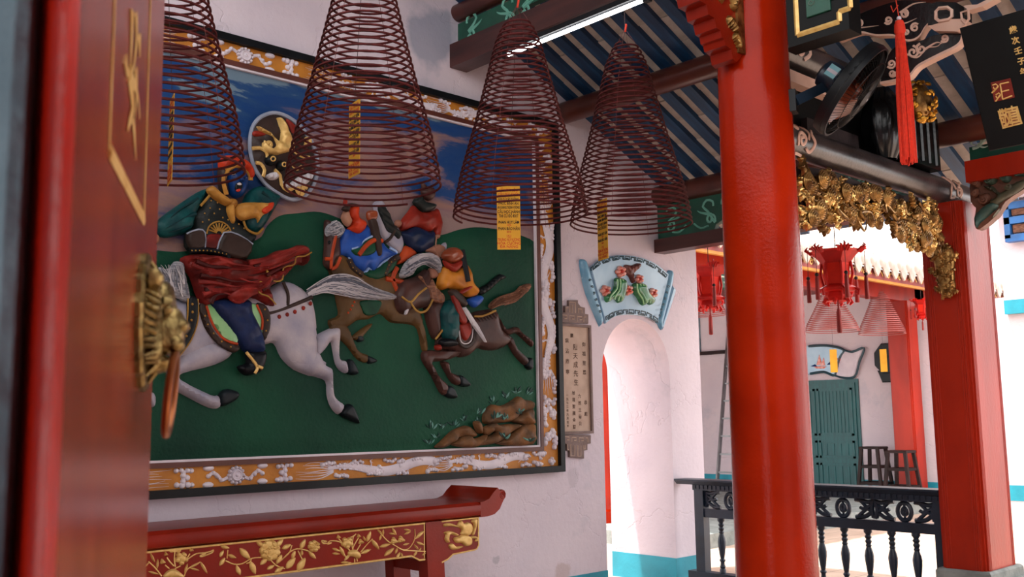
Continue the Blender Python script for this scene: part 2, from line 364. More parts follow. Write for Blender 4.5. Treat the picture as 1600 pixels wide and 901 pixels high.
gf = struct(MB().box((-8.5, 8.6, 0), (-1.15, 15.2, .15)).build('trim_5', 'stone', smooth=False), 'raised floor slab of the far gallery')
# wall with the arched doorway
ROOF0 = 3.985; SL = .45; RIDGE = 2.9; EAVE = 7.85
def roofz(y): return ROOF0 + SL * (5.66 - y) if y > RIDGE else ROOF0 + SL * (5.66 - RIDGE) - SL * (RIDGE - y)
AR0, AR1, ATOP = 6.04, 6.917, 2.236; ARC = (AR0 + AR1) / 2; ARR = (AR1 - AR0) / 2; ASP = ATOP - ARR
arch = [(ARC + ARR * math.cos(PI - PI * k / 28), ASP + ARR * math.sin(PI - PI * k / 28)) for k in range(29)]
WE = 7.36
poly = [(-3.5, 0), (AR0, 0)] + arch + [(AR1, 0), (WE, 0), (WE, roofz(WE) + .05), (RIDGE, roofz(RIDGE) + .05), (.7, roofz(RIDGE) + .05), (.7, 3.5), (-3.5, 3.5)]
wl = struct(MB().prism(poly, WALL, -.72, 0).build('wall_left', 'plaster_wall', angle=25), 'thick white plaster wall carrying the relief mural, with an arched doorway')
dz = .217
tr = MB().box((0, -3.5, 0), (.004, AR0, dz)).box((0, AR1, 0), (.004, WE, dz)).box((-.72, AR1 - .004, 0), (.004, AR1, dz)).box((-.72, AR0, 0), (.004, AR0 + .004, dz)).box((-.72, WE, 0), (.004, WE + .004, dz))
struct(tr.build('baseboard_left', 'teal_paint', smooth=False), 'turquoise painted skirting band of the arched wall')
# ---- roof: slab, blue rafters, whitewashed tiles between them
def slope_box(x0, x1, y0, y1, a, b):
    """box between two y positions on the slope, a..b above the roof line"""
    v = [(x, y, roofz(y) + h) for x in (x0, x1) for y in (y0, y1) for h in (a, b)]
    return v
BOXF = [(0, 1, 3, 2), (4, 6, 7, 5), (0, 4, 5, 1), (2, 3, 7, 6), (0, 2, 6, 4), (1, 5, 7, 3)]
rb = MB(); rb.add(slope_box(-.75, 13, RIDGE, EAVE, .07, .2), BOXF); rb.box((-.75, -3.5, 3.5), (13, .75, 3.6)); rb.box((-.75, .6, roofz(RIDGE) + .07), (3.4, RIDGE + .02, roofz(RIDGE) + .2))  # unseen flat slabs added to block sun, leaving an invented skylight gap
ceil = struct(rb.build('ceiling', 'brown_wood', smooth=False), 'sloping roof of blue rafters and whitewashed tiles, with added unseen slabs around a skylight')
PX, GAP = .196, .098; X0 = .046
nr = 46; rest = MB(); tile_me = None
raf0 = MB().add(slope_box(-(PX - GAP) / 2, (PX - GAP) / 2, RIDGE, EAVE, -.0, .058), BOXF).build('rafter', 'blue_rafter', ceil, smooth=False)
raf0.location.x = X0
for i in range(1, nr): inst(raf0, ceil, (X0 + i * PX, 0, 0))
# tiles
TL = .235; g = .006
tv = [(x, y, h) for x in (-.06, .06) for y in (0, TL - g) for h in (.045, .07)]
y_s = 4.15; ntile = 0; tile0 = None
for i in range(nr):
    x = X0 + (i + .5) * PX
    near = i < 20
    if not near: rest.add(slope_box(x - .06, x + .06, RIDGE, EAVE, .05, .07), BOXF); continue
    rest.add(slope_box(x - .06, x + .06, RIDGE, y_s, .05, .07), BOXF)
    y = y_s; k = 0
    while y < EAVE - .05 and k < 15:
        if tile0 is None:
            tile0 = MB().add([(a, b, -SL * b + c) for a, b, c in tv], BOXF).build('roof_tile', 'tile_white', ceil, smooth=False); t = tile0
        else: t = inst(tile0, ceil)
        t.location = (x, y, roofz(y) + rng.uniform(-.006, .006)); y += TL; k += 1
    rest.add(slope_box(x - .06, x + .06, y, EAVE, .05, .07), BOXF)
st = rest.build('roof_tiles', 'tile_white', ceil, smooth=False); st['kind'] = 'stuff'
# ---- purlins and cross beams running out from the wall
XB = 9.0
def purlin(y, z, r, label, xe=9.0):
    o = MB().cyl((-.02, y, z), (xe, y, z), r, 20).build('purlin', 'brown_round'); return tag(o, label, 'beam', 'round purlins under the roof')
purlin(5.66, 3.865, .088, 'round brown purlin crossing between the blue rafters in mid roof')
purlin(6.83, 3.34, .09, 'round brown purlin resting on the lower green scroll board', 8.0)
purlin(4.54, 4.40, .066, 'round brown purlin above the upper green scroll board', 2.25)
FRX = lambda y: Frame((0, y, 0), (1, 0, 0), (0, 0, 1), (0, -1, 0))   # plane facing the camera side, u=x v=z
def tie(y0, y1, z0, z1, yb, zb, label, lab2, XB):
    o = MB().box((-.02, y0, z0), (XB, y1, z1)).build('tie_beam', 'brown_wood', smooth=False); tag(o, label, 'beam', 'square tie beams')
    gb = thing('scroll_board', lab2, 'board', (0, yb, zb))
    fr = FRX(yb - .03)
    b = MB(); xs = 0
    # board with lobed openings along its lower edge
    H = (z1 + .0, zb)
    top = zb
    poly = [(0, z1), (0, top), (XB, top), (XB, z1)]
    cut = []
    x = XB
    while x > .9:
        cut += [(x - .12, z1), (x - .14, z1 + .05), (x - .22, z1 + .085), (x - .46, z1 + .085), (x - .54, z1 + .05), (x - .56, z1)]; x -= 1.15
    b.prism(poly[:1] + poly[1:3] + [poly[3]] + cut, fr, -.05, 0); b.build('panel', 'green_board', gb, smooth=False)
    x = .06
    while x < XB - .5:
        for sg, xx in ((1, x + .08), (-1, x + .5)):
            s = MB(); zc = (z1 + top) / 2
            s.stroke(spiral(xx, zc - .05, .008, .055, 1.2, PI * .2, 10, sg) + [(xx + sg * .02, zc + .02), (xx + sg * .07, zc + .07), (xx + sg * .03, zc + .12), (xx - sg * .03, zc + .1), (xx - sg * .035, zc + .06)], fr, .011, .002, 5, 2, False)
            s.stroke([(xx - sg * .01, zc - .01), (xx + sg * .09, zc + .02), (xx + sg * .13, zc + .045)], fr, .016, .002, 5, 3)
            s.stroke([(xx + sg * .02, zc - .10), (xx + sg * .1, zc - .11), (xx + sg * .17, zc - .06)], fr, .009, .002, 5, 3, False)
            s.build('scroll_ornament', 'scroll_green', gb)
        x += .575
    return gb
tie(6.76, 6.9, 2.83, 2.945, 6.85, 3.25, 'dark brown square beam over the arch end of the wall', 'green board with pale scrolls over the lower square beam', 2.3)
tie(4.46, 4.62, 3.965, 4.14, 4.57, 4.318, 'dark brown square beam beside the fluorescent tube', 'green board with pale scrolls over the upper square beam', 2.25)
# fluorescent lamp
LYF = 4.40
p0 = ony(793, 86, LYF); lz = p0[2]
lt = thing('fluorescent_lamp', 'lit white fluorescent tube on a dark batten by the upper beam', 'lamp', (p0[0], LYF, lz))
MB().cyl((p0[0], LYF, lz), (p0[0] + 1.2, LYF, lz), .013, 12).build('tube', 'tubelight', lt)
MB().box((p0[0] - .03, LYF - .02, lz + .022), (p0[0] + 1.23, LYF + .059, lz + .055)).build('batten', 'black_frame', lt, smooth=False)
for xx in (p0[0] - .02, p0[0] + 1.2): MB().box((xx - .012, LYF - .018, lz - .02), (xx + .03, LYF + .018, lz + .03)).build('holder', 'black_frame', lt, smooth=False)
# ================================================================ COLUMNS, BEAMS ON THE RIGHT
CX, CY = 2.46, 4.60
col = MB().lathe([(.24, 0), (.245, .03), (.215, .06), (.212, .1), (.208, 1.2), (.203, 2.4), (.192, 3.6), (.186, roofz(CY) + .05)], (CX, CY, 0), 48).build('round_column', 'red_column')
tag(col, 'tall glossy red round column with the black fan mounted on it', 'column')
# square column on a stone block
C2X0, C2X1, C2Y0 = 2.305, 2.61, 6.86; C2Y1 = C2Y0 + .5
sq = thing('square_column', 'red square column with moulded corners on a grey stone base', 'column', ((C2X0 + C2X1) / 2, C2Y0 + .16, .37))
def moulded(x0, y0, x1, y1, k=.03):
    c = [(x0 + k, y0), (x1 - k, y0), (x1 - k, y0 + k * .45), (x1 - k * .45, y0 + k * .45), (x1 - k * .45, y0 + k), (x1, y0 + k), (x1, y1 - k), (x1 - k * .45, y1 - k), (x1 - k * .45, y1 - k * .45), (x1 - k, y1 - k * .45), (x1 - k, y1), (x0 + k, y1), (x0 + k, y1 - k * .45), (x0 + k * .45, y1 - k * .45), (x0 + k * .45, y1 - k), (x0, y1 - k), (x0, y0 + k), (x0 + k * .45, y0 + k), (x0 + k * .45, y0 + k * .45), (x0 + k, y0 + k * .45)]
    return c
FLOORF = Frame((0, 0, 0), (1, 0, 0), (0, 1, 0), (0, 0, 1))
MB().prism(moulded(C2X0, C2Y0, C2X1, C2Y1), FLOORF, .37, 2.87).build('shaft', 'red_square', sq, smooth=False)
def flut(fr, u0, u1):
    m = MB()
    for du in (.042, .056, .07):
        for u in (u0 + du, u1 - du): m.box((0, 0, 0), (0, 0, 0)) if False else m.stroke([(u, .37), (u, 2.86)], fr, .0045, .0, 6, 1, False)
    return m
flut(FRX(C2Y0), C2X0, C2X1).build('corner_moulding', 'red_square', sq)
flut(Frame((C2X1, 0, 0), (0, 1, 0), (0, 0, 1), (1, 0, 0)), C2Y0, C2Y1).build('corner_moulding', 'red_square', sq)
bx = MB(); a = .055
bx.box((C2X0 - a, C2Y0 - a, 0), (C2X1 + a, C2Y1 + a, .3)); bx.prism([(C2X0 - .03, C2Y0 - .03), (C2X1 + .03, C2Y0 - .03), (C2X1 + .03, C2Y1 + .03), (C2X0 - .03, C2Y1 + .03)], FLOORF, .3, .37, .015)
tag(bx.build('stone_base', 'stone', sq, smooth=False), 'grey stone base', None)
# railing between wall and square column
RY = 6.97
ra = thing('railing', 'dark navy wooden railing with turned balusters between white wall and square column', 'railing', (1.2, RY, 0))
RX0, RX1 = .03, 2.30
fz = FRX(RY)
prof = [(-.085, .885), (.085, .885), (.085, .872), (.06, .85), (.05, .84), (-.05, .84), (-.06, .85), (-.085, .872)]
tr_ = MB(); tr_.prism(prof, Frame((0, RY, 0), (0, 1, 0), (0, 0, 1), (1, 0, 0)), RX0, RX1); tr_.build('top_rail', 'navy', ra, smooth=False)
MB().box((.19, RY - .045, .795), (RX1, RY + .045, .84)).build('dentil_board', 'navy', ra, smooth=False)
d0 = MB().box((-.014, -.008, -.03), (.014, .004, 0)).build('dentil', 'navy', ra, smooth=False); d0.location = (.21, RY - .045, .838)
x = .25
while x < RX1 - .02: inst(d0, ra, (x, RY - .045, .838)); x += .042
for x0 in (.2,): MB().box((x0, RY - .04, .13), (x0 + .09, RY + .04, .84)).build('post', 'navy', ra, smooth=False)
MB().box((RX1 - .06, RY - .04, .0), (RX1, RY + .04, .84)).build('post', 'navy', ra, smooth=False)
MB().box((.29, RY - .03, .575), (RX1 - .06, RY + .03, .645)).build('middle_rail', 'navy', ra, smooth=False)
MB().box((.1, RY - .06, .0), (RX1, RY + .06, .045)).box((.12, RY - .05, .045), (RX1, RY + .05, .13)).build('bottom_rail', 'navy', ra, smooth=False)
# fretwork frieze
def fret(x0, flip):
    m = MB(); zc = .72; f = -1 if flip else 1
    q = lambda u, v: (x0 + f * u, v)
    for P, r in (([q(0, .66), q(.03, .69), q(.08, .665), q(.15, .66)], .016), ([q(0, .78), q(.05, .77), q(.1, .78), q(.15, .785)], .016), ([q(.01, .66), q(.02, .72), q(.01, .78)], .018), ([q(.02, .7), q(.06, .72), q(.1, .69), q(.13, .665)], .014), ([q(.02, .75), q(.06, .735), q(.09, .76), q(.12, .785)], .014), ([q(.06, .735), q(.09, .72), q(.115, .73)], .013)):
        m.stroke(P, fz, r, 0, 6, 4, False, 1)
    return m
x = .29; n = 0
while x < RX1 - .2:
    x1 = min(x + .5, RX1 - .06)
    fret(x, False).build('fretwork', 'navy', ra); fret(x1, True).build('fretwork', 'navy', ra)
    xc = (x + x1) / 2
    m = MB(); m.tube([fz.p(a, b) for a, b in circ(xc, .718, .05, 20, .062)], .016, 8, True); m.tube([fz.p(a, b) for a, b in circ(xc, .718, .018, 12, .024)], .014, 6, True); m.stroke([(xc, .65), (xc, .79)], fz, .01, 0, 6, 1, False); m.build('fretwork', 'navy', ra)
    x = x1 + .0
    if x1 >= RX1 - .07: break
bp = [(.026, 0), (.026, .03), (.018, .04), (.024, .055), (.018, .07), (.016, .09), (.026, .105), (.016, .12), (.022, .15), (.031, .22), (.033, .255), (.028, .285), (.017, .32), (.022, .33), (.016, .34), (.024, .36), (.016, .375), (.026, .39), (.017, .405), (.022, .415), (.03, .425), (.03, .445)]
b0 = MB().lathe(bp, (0, 0, 0), 16).build('baluster', 'navy', ra); b0.location = (ony(1126, 800, RY)[0], RY, .13)
xb = [ony(p, 880, RY)[0] for p in (1286, 1322, 1359, 1396, 1434)]; s_ = (xb[-1] - xb[0]) / 4
allx = list(xb); t = xb[0] - s_
while t > b0.location.x + .08: allx.append(t); t -= s_
for t in allx: inst(b0, ra, (t, RY, .13))
# unseen hall walls, added to cut sky glare and shape the light
struct(MB().box((8.6, -3.5, 0), (8.9, 7.36, 4.2)).build('wall_right', 'plaster_wall', smooth=False), 'unseen white plaster wall added on the other side of the hall')
rw = MB().box((-.72, -3.5, 0), (4.3, -3.2, 3.5)).box((6.3, -3.5, 0), (8.9, -3.2, 3.5)).box((4.3, -3.5, 3.2), (6.3, -3.2, 3.5))  # doorway added to give the columns narrow streak highlights
struct(rw.build('wall_front', 'plaster_wall', smooth=False), 'unseen white plaster wall added behind the viewpoint, with a doorway for light')
struct(MB().cyl((1.62, .75, 4.6), (1.62, 3.95, 4.6), .035, 12).build('trim_6', 'brown_round'), 'brown ceiling pole that carries the incense coils')
# ================================================================ MURAL
MX = .03
MY0, MY1, MZ0, MZ1 = .10, 5.512, 1.010, 3.738           # outer frame; the rosette sits at the centre
IY0, IY1, IZ0, IZ1 = .36, 5.258, 1.216, 3.538           # painted field
MF = Frame((MX, 0, 0), (0, 1, 0), (0, 0, 1), (1, 0, 0))
mural = thing('relief_mural', 'large painted relief of galloping horsemen in an ochre border on the white wall', 'mural', (MX, (MY0 + MY1) / 2, MZ0))
def sky_mat():
    m = mat('mural_sky', '#1d3f70', '#1d3f70', rough=.7, spec=.12, bump=.12, bscale=50); nt = m.node_tree; N = nt.nodes; L = nt.links; b = N['Principled BSDF']
    tc = [n for n in N if n.type == 'TEX_COORD'][0]
    mp = N.new('ShaderNodeMapping'); mp.inputs['Rotation'].default_value = (math.radians(-28), 0, 0); mp.inputs['Scale'].default_value = (1, .55, 2.4); L.new(tc.outputs['Object'], mp.inputs[0])
    nz = N.new('ShaderNodeTexNoise'); nz.inputs['Scale'].default_value = 1.25; nz.inputs['Detail'].default_value = 7; nz.inputs['Roughness'].default_value = .6; nz.inputs['Distortion'].default_value = .5; L.new(mp.outputs[0], nz.inputs[0])
    sx = N.new('ShaderNodeSeparateXYZ'); L.new(tc.outputs['Object'], sx.inputs[0])
    def mm(op, a, bb, c=None):
        n = N.new('ShaderNodeMath'); n.operation = op
        for i, k in enumerate((a, bb, c)):
            if k is None: continue
            if isinstance(k, (int, float)): n.inputs[i].default_value = k
            else: L.new(k, n.inputs[i])
        return n.outputs[0]
    g = mm('MULTIPLY_ADD', sx.outputs['Z'], -.72, .72 * 3.34)           # 0 high in the sky .. 1 at the horizon
    g = mm('MULTIPLY_ADD', sx.outputs['Y'], .10, mm('SUBTRACT', g, .02))
    t = mm('ADD', g, mm('MULTIPLY_ADD', nz.outputs[0], 2.6, -1.3))
    r = N.new('ShaderNodeValToRGB'); cr = r.color_ramp; E = [(0, '#64798a'), (.05, '#27466f'), (.2, '#193c70'), (.42, '#24406e'), (.52, '#6a5a6a'), (.66, '#8a6a62'), (.8, '#7d6268'), (1, '#86706e')]
    cr.elements[0].position = 0; cr.elements[0].color = srgb(E[0][1]); cr.elements[1].position = 1; cr.elements[1].color = srgb(E[-1][1])
    for p, c in E[1:-1]: e = cr.elements.new(p); e.color = srgb(c)
    L.new(t, r.inputs[0]); L.new(r.outputs[0], b.inputs['Base Color'])
sky_mat(); mat('mural_field', '#154a34', '#0d3327', rough=.6, spec=.15, scale=1.3, bump=.3, bscale=40, lo=.3, hi=.7)
mat('mural_hill', '#1a4f3c', '#123f31', rough=.5, scale=4, bump=.3, bscale=60)
MB().box((0, IY0 - .05, IZ0 - .05), (MX, IY1 + .05, IZ1 + .05)).build('sky_panel', 'mural_sky', mural, smooth=False)
def clip(P): return [(min(max(u, IY0), IY1), min(max(v, IZ0), IZ1)) for u, v in P]
def T(c, P, h=0.):
    x0, y0, s = c; return [MF.px(x0 + a / s, y0 + b / s, h) for a, b in P]
A_ = (230, 400, 3.0025); B_ = (230, 200, 3.003); C_ = (500, 280, 5.005); D_ = (600, 380, 3.604); E_ = (320, 160, 5.005); G_ = (640, 590, 6.005); P_ = (0, 0, 1.)
hill = clip(catmull([(IY0, 2.45), (1.6, 2.5), (2.3, 2.38)] + T(P_, [(330, 385), (400, 375), (418, 352), (437, 337), (465, 333), (500, 331), (540, 345), (600, 372), (640, 376), (690, 367), (720, 358), (752, 355), (800, 363), (850, 382)]), 4, False) + [(IY1, IZ0), (IY0, IZ0)])
MB().puff(hill, MF, .014, .05, sharp=True, grid=.08).build('grass_field', 'mural_field', mural)
def R(par, name, m, crop, polys, H=.03, w=None, h0=.012, fn=None, sub=3, one=False):
    b = MB(); o = None
    for P in polys:
        if not one: b = MB()
        b.puff(clip(catmull(T(crop, P, h0 + H * .5), sub)), MF, H, w, h0, sharp=True, fn=fn)
        if not one: o = b.build(name, m, par)
    return b.build(name, m, par) if one else o
def S(par, name, m, crop, lines, r, h0=.03, taper=False, sub=4, flat=.7, n=6):
    for P in lines: o = MB().stroke(clip(T(crop, P, h0)), MF, r / 520, h0, n, sub, taper, flat).build(name, m, par)
    return o
def hair(par, crop, A, B, n, h0, mats=('hair_light', 'hair_shade'), r=2.2, seed=1):
    """modelled strands lying between two edge lines, two tones"""
    q = random.Random(seed); A = catmull(T(crop, A, h0), 4, False); B = catmull(T(crop, B, h0), 4, False); L = min(len(A), len(B)); bb = [MB() for _ in mats]
    for k in range(n):
        t = (k + .5) / n; i0 = q.randint(0, L // 3); i1 = q.randint(2 * L // 3, L - 1); w0 = q.uniform(-.08, .08)
        P = [(A[i][0] * (1 - tt) + B[i][0] * tt, A[i][1] * (1 - tt) + B[i][1] * tt) for i in range(i0, i1 + 1) for tt in (t + w0 * math.sin(i * .5 + k),)]
        if len(P) > 2: bb[q.randrange(len(mats))].stroke(clip(P), MF, r / 520, h0, 5, 1, True)
    for b_, m_ in zip(bb, mats): o = b_.build('hair_strands', m_, par); o['kind'] = 'stuff'
def dots(par, name, m, crop, pts, r, h0):
    for x, y in pts:
        u, v = T(crop, [(x, y)], h0)[0]; o = MB().ball(MF.p(u, v, h0), r / 520, 8, 6, (.7, 1, 1)).build(name, m, par)
    return o
def waves(ax, ay, k, amp, ph=0): return lambda u, v: amp * np.sin((u * ax + v * ay) * k + ph)
rn = np.random.RandomState(3)
def rough(amp, k): 
    a = rn.rand(4) * 6
    return lambda u, v: amp * (np.sin(u * k + a[0] + 2 * np.sin(v * k * .7 + a[1])) + .6 * np.sin(v * k * 1.3 + a[2] + np.sin(u * k * .9 + a[3])))
mat('hair_light', '#b9b2b4', '#a39da4', rough=.5); mat('hair_shade', '#5d5f6b', '#484a56', rough=.5)
# ---------------- third (white-grey) horse with red rider, furthest back
h3 = R(mural, 'grey_horse_relief', 'horse_white', C_, [[(420, 190), (490, 165), (530, 230), (560, 300), (590, 340), (640, 420), (660, 510), (630, 580), (560, 530), (510, 480), (470, 400), (450, 300)]], .03, .04)
R(h3, 'rump', 'horse_white', C_, [[(830, 560), (920, 535), (990, 490), (985, 600), (900, 640)]], .03, .04)
R(h3, 'mane', 'armor', C_, [[(455, 215), (500, 200), (550, 270), (580, 350), (640, 420), (615, 470), (570, 430), (520, 400), (480, 300)]], .02, .02, .035, waves(.4, 1, 160, .004))
S(h3, 'rein', 'leather', C_, [[(505, 495), (550, 460), (580, 410), (600, 365)]], 5.5, .05)
r3 = R(mural, 'red_rider_relief', 'mural_red', C_, [[(640, 330), (700, 250), (740, 200), (800, 250), (900, 240), (930, 230), (965, 340), (940, 460), (905, 430), (905, 385), (870, 405), (760, 370), (650, 400)]], .045, .05, .02, rough(.004, 45))
R(r3, 'trousers', 'mural_navy', C_, [[(640, 420), (700, 390), (760, 365), (860, 405), (905, 410), (900, 520), (840, 560), (780, 575), (720, 540), (660, 470)]], .05, .06, .02, rough(.004, 40))
R(r3, 'boot', 'mural_orangered', C_, [[(610, 660), (640, 580), (680, 515), (760, 570), (740, 600), (660, 650)]], .04, .04, .025)
R(r3, 'head', 'horse_dark', C_, [[(800, 90), (850, 50), (900, 70), (905, 130), (870, 165), (830, 150)]], .045, .04, .03)
R(r3, 'collar', 'armor', C_, [[(735, 175), (790, 120), (830, 170), (910, 190), (900, 230), (820, 260), (780, 230)]], .045, .03, .03)
R(r3, 'feather', 'horse_dark', C_, [[(795, 30), (815, 28), (850, 70), (810, 90)]], .02, .02, .03)
R(r3, 'hand', 'mural_skin', C_, [circ(925, 445, 18, 8), circ(615, 345, 26, 8, 32)], .03, .02, .04)
S(r3, 'crop_stick', 'mural_skin', C_, [[(912, 440), (905, 540), (925, 610)]], 3, .06)
# ---------------- second (brown) horse with blue rider
h2 = R(mural, 'brown_horse_relief', 'horse_tan', P_, [[(508, 400), (535, 395), (570, 420), (625, 425), (650, 470), (662, 500), (670, 545), (661, 546), (654, 514), (640, 506), (612, 503), (596, 490), (578, 498), (560, 500), (545, 510), (520, 512), (515, 500), (530, 492), (527, 470), (518, 430)]], .04, .06, .014)
R(h2, 'foreleg', 'horse_tan', A_, [[(860, 330), (870, 305), (920, 310), (955, 355), (990, 440), (1040, 465), (1030, 500), (985, 480), (940, 420), (900, 385), (862, 350)], [(960, 380), (1030, 325), (1060, 320), (1012, 380), (1005, 402), (985, 395)]], .028, .02, .014)
R(h2, 'hoof', 'hoof', A_, [[(1028, 465), (1070, 480), (1078, 495), (1040, 505)], [(978, 372), (1005, 370), (1018, 395), (990, 402)]], .03, .015, .014)
R(h2, 'head', 'horse_dark', C_, [[(45, 330), (90, 320), (160, 380), (165, 480), (168, 590), (130, 640), (110, 705), (80, 708), (38, 660), (38, 600), (45, 480)]], .045, .05, .025)
R(h2, 'mane', 'hair_white', C_, [[(42, 410), (60, 360), (130, 318), (192, 370), (190, 420), (140, 455), (100, 430), (60, 448)]], .02, .02, .055, waves(.4, 1, 150, .004))
hair(h2, C_, [(130, 320), (90, 340), (45, 400)], [(190, 420), (140, 450), (60, 446)], 16, .076, seed=6)
S(h2, 'bridle', 'mural_orangered', C_, [[(125, 440), (105, 530), (90, 620), (88, 700)], [(40, 620), (90, 622)], [(88, 700), (130, 680), (160, 610)]], 6, .07)
dots(h2, 'eye', 'mural_black', C_, [(72, 492)], 6, .068)
S(h2, 'harness', 'mural_orangered', C_, [[(515, 775), (580, 790), (650, 805)], [(605, 690), (570, 775), (605, 870)]], 9, .055, sub=3)
R(h2, 'saddle_cloth', 'mural_green', C_, [[(330, 735), (440, 690), (560, 610), (615, 610), (590, 690), (520, 760), (430, 790)]], .03, .03, .035)
S(h2, 'studded_strap', 'leather', C_, [[(228, 625), (260, 690), (330, 745)], [(615, 605), (545, 655), (505, 750)]], 12, .052, sub=3)
dots(h2, 'stud', 'mural_yellow', C_, [(240, 650), (258, 690), (285, 715), (312, 735), (585, 625), (560, 645), (540, 670), (528, 700), (515, 730)], 2.2, .07)
dots(h2, 'breast_stud', 'mural_orangered', A_, [(972, 215), (963, 232), (955, 250), (943, 265)], 4, .054)
R(h2, 'girth_cloth', 'mural_green', A_, [[(1002, 208), (1095, 208), (1092, 250), (1070, 275), (1025, 275), (1005, 245)]], .012, .01, .05)
r2 = R(mural, 'blue_rider_relief', 'mural_blue', C_, [[(170, 430), (210, 380), (280, 400), (380, 350), (410, 440), (420, 470), (490, 480), (540, 540), (620, 580), (560, 610), (480, 660), (430, 720), (380, 690), (345, 730), (280, 680), (225, 600), (170, 590), (155, 540)]], .06, .06, .03, rough(.005, 42))
S(r2, 'hem', 'mural_blue_light', C_, [[(225, 605), (290, 680), (350, 728), (385, 692), (430, 718), (480, 657), (560, 605), (600, 570), (545, 535)]], 5.5, .045, sub=3)
R(r2, 'sash', 'mural_green', C_, [[(250, 550), (300, 530), (350, 480), (410, 450), (430, 480), (440, 560), (400, 590), (330, 605), (280, 590)]], .02, .02, .08)
S(r2, 'sash_edge', 'mural_blue_light', C_, [[(250, 545), (300, 525), (350, 475), (410, 445)]], 3.5, .09)
S(r2, 'belt', 'mural_orangered', C_, [[(305, 592), (365, 515), (430, 475), (490, 482)]], 8, .1)
R(r2, 'quiver', 'leather', C_, [[(385, 320), (440, 310), (470, 420), (490, 570), (462, 600), (440, 540), (415, 430)]], .03, .02, .085)
R(r2, 'arrow_feathers', 'fan_blade', C_, [[(368, 262), (400, 240), (450, 250), (447, 312), (382, 322)]], .025, .02, .08)
R(r2, 'hood', 'turban', C_, [[(240, 215), (290, 190), (315, 220), (315, 290), (370, 330), (360, 390), (310, 430), (260, 410), (230, 380), (270, 330), (240, 290)]], .06, .05, .045)
R(r2, 'helmet', 'leather', C_, [[(178, 225), (230, 185), (295, 190), (305, 210), (245, 215), (230, 250), (190, 245)]], .03, .02, .08)
dots(r2, 'plume', 'mural_red', C_, [(196, 185), (198, 172)], 9, .09)
R(r2, 'face', 'mural_skin', C_, [[(175, 300), (195, 245), (225, 240), (240, 290), (255, 325), (232, 368), (200, 350)]], .04, .025, .05)
# ---------------- fourth (dark) horse with orange rider
h4 = R(mural, 'dark_horse_relief', 'horse_dark', D_, [[(300, 570), (340, 480), (420, 450), (480, 400), (560, 375), (640, 378), (668, 480), (722, 525), (705, 570), (640, 600), (580, 600), (535, 590), (490, 630), (430, 640), (400, 610)], [(235, 345), (300, 290), (350, 330), (345, 430), (330, 510), (290, 540), (262, 480)]], .06, .07, .014, one=True)
R(h4, 'foreleg', 'horse_dark', D_, [[(218, 625), (240, 602), (330, 600), (430, 585), (436, 625), (350, 660), (280, 667), (277, 685), (315, 750), (362, 800), (352, 850), (322, 838), (272, 740), (225, 665)], [(325, 668), (365, 668), (375, 720), (422, 745), (430, 795), (390, 785), (352, 725)]], .045, .025, .014)
R(h4, 'hind_leg', 'horse_dark', D_, [[(645, 405), (690, 480), (750, 468), (778, 500), (836, 545), (836, 582), (780, 530), (745, 505), (700, 517), (660, 475)], [(690, 530), (722, 528), (752, 590), (812, 650), (800, 688), (742, 632), (712, 580)]], .04, .022, .014)
R(h4, 'hoof', 'hoof', D_, [[(355, 802), (390, 808), (414, 866), (380, 872), (343, 850)], [(424, 745), (452, 750), (490, 800), (430, 802)], [(808, 650), (835, 646), (838, 702), (820, 712), (798, 690)]], .04, .02, .016)
R(h4, 'head', 'horse_dark', D_, [[(78, 262), (110, 210), (190, 182), (245, 140), (262, 165), (272, 205), (300, 250), (282, 330), (232, 362), (175, 370), (132, 400), (88, 382), (68, 320)]], .06, .06, .05)
R(h4, 'blaze', 'mural_white', D_, [[(115, 396), (138, 340), (147, 348), (132, 398)]], .012, .01, .09)
R(h4, 'mane', 'horse_chestnut', D_, [[(198, 190), (215, 185), (245, 235), (275, 200), (300, 250), (340, 290), (335, 335), (270, 320), (250, 260)]], .02, .02, .1, waves(1, .3, 160, .004))
R(h4, 'tail', 'horse_chestnut', D_, [[(595, 345), (650, 300), (740, 270), (770, 240), (828, 225), (822, 262), (790, 290), (740, 330), (660, 350), (610, 370)]], .03, .03, .02, waves(.5, 1, 120, .005))
hair(h4, D_, [(598, 345), (650, 302), (740, 272), (775, 242), (828, 226)], [(608, 368), (660, 350), (740, 330), (790, 290), (822, 260)], 26, .054, ('horse_chestnut', 'horse_brown'), 2, 4)
S(h4, 'bridle', 'mural_yellow', D_, [[(100, 300), (150, 330), (195, 285), (240, 250)], [(150, 330), (180, 375), (215, 388), (250, 365), (290, 280), (292, 240)]], 4, .11)
S(h4, 'crupper', 'mural_yellow', D_, [[(508, 410), (560, 408), (630, 378)], [(290, 540), (310, 515), (330, 488)]], 4, .078)
S(h4, 'fringe', 'leather', D_, [[(x, 412 - (x - 520) * .2), (x + 18, 440 - (x - 520) * .2)] for x in range(525, 625, 18)], 2.5, .076, sub=1)
S(h4, 'saddle_flap', 'leather', D_, [[(418, 480), (425, 555), (460, 582), (500, 555), (515, 480)]], 9, .078)
S(h4, 'saddle_trim', 'mural_white', D_, [[(424, 490), (432, 548), (460, 566), (492, 545), (502, 480)]], 2.4, .09)
R(h4, 'stirrup_cloth', 'mural_red', D_, [[(420, 455), (480, 440), (495, 490), (475, 540), (450, 545), (430, 505)], [(290, 575), (320, 570), (325, 600), (295, 600)]], .03, .02, .065)
r4 = R(mural, 'orange_rider_relief', 'mural_orange', D_, [[(315, 205), (340, 125), (400, 150), (475, 115), (512, 220), (538, 250), (530, 292), (480, 300), (440, 270), (380, 252), (335, 262), (312, 235)]], .07, .06, .05, rough(.005, 45))
R(r4, 'trousers', 'teal_sleeve', D_, [[(325, 370), (380, 315), (425, 380), (430, 470), (412, 545), (350, 542), (330, 470)]], .06, .06, .06, rough(.004, 50))
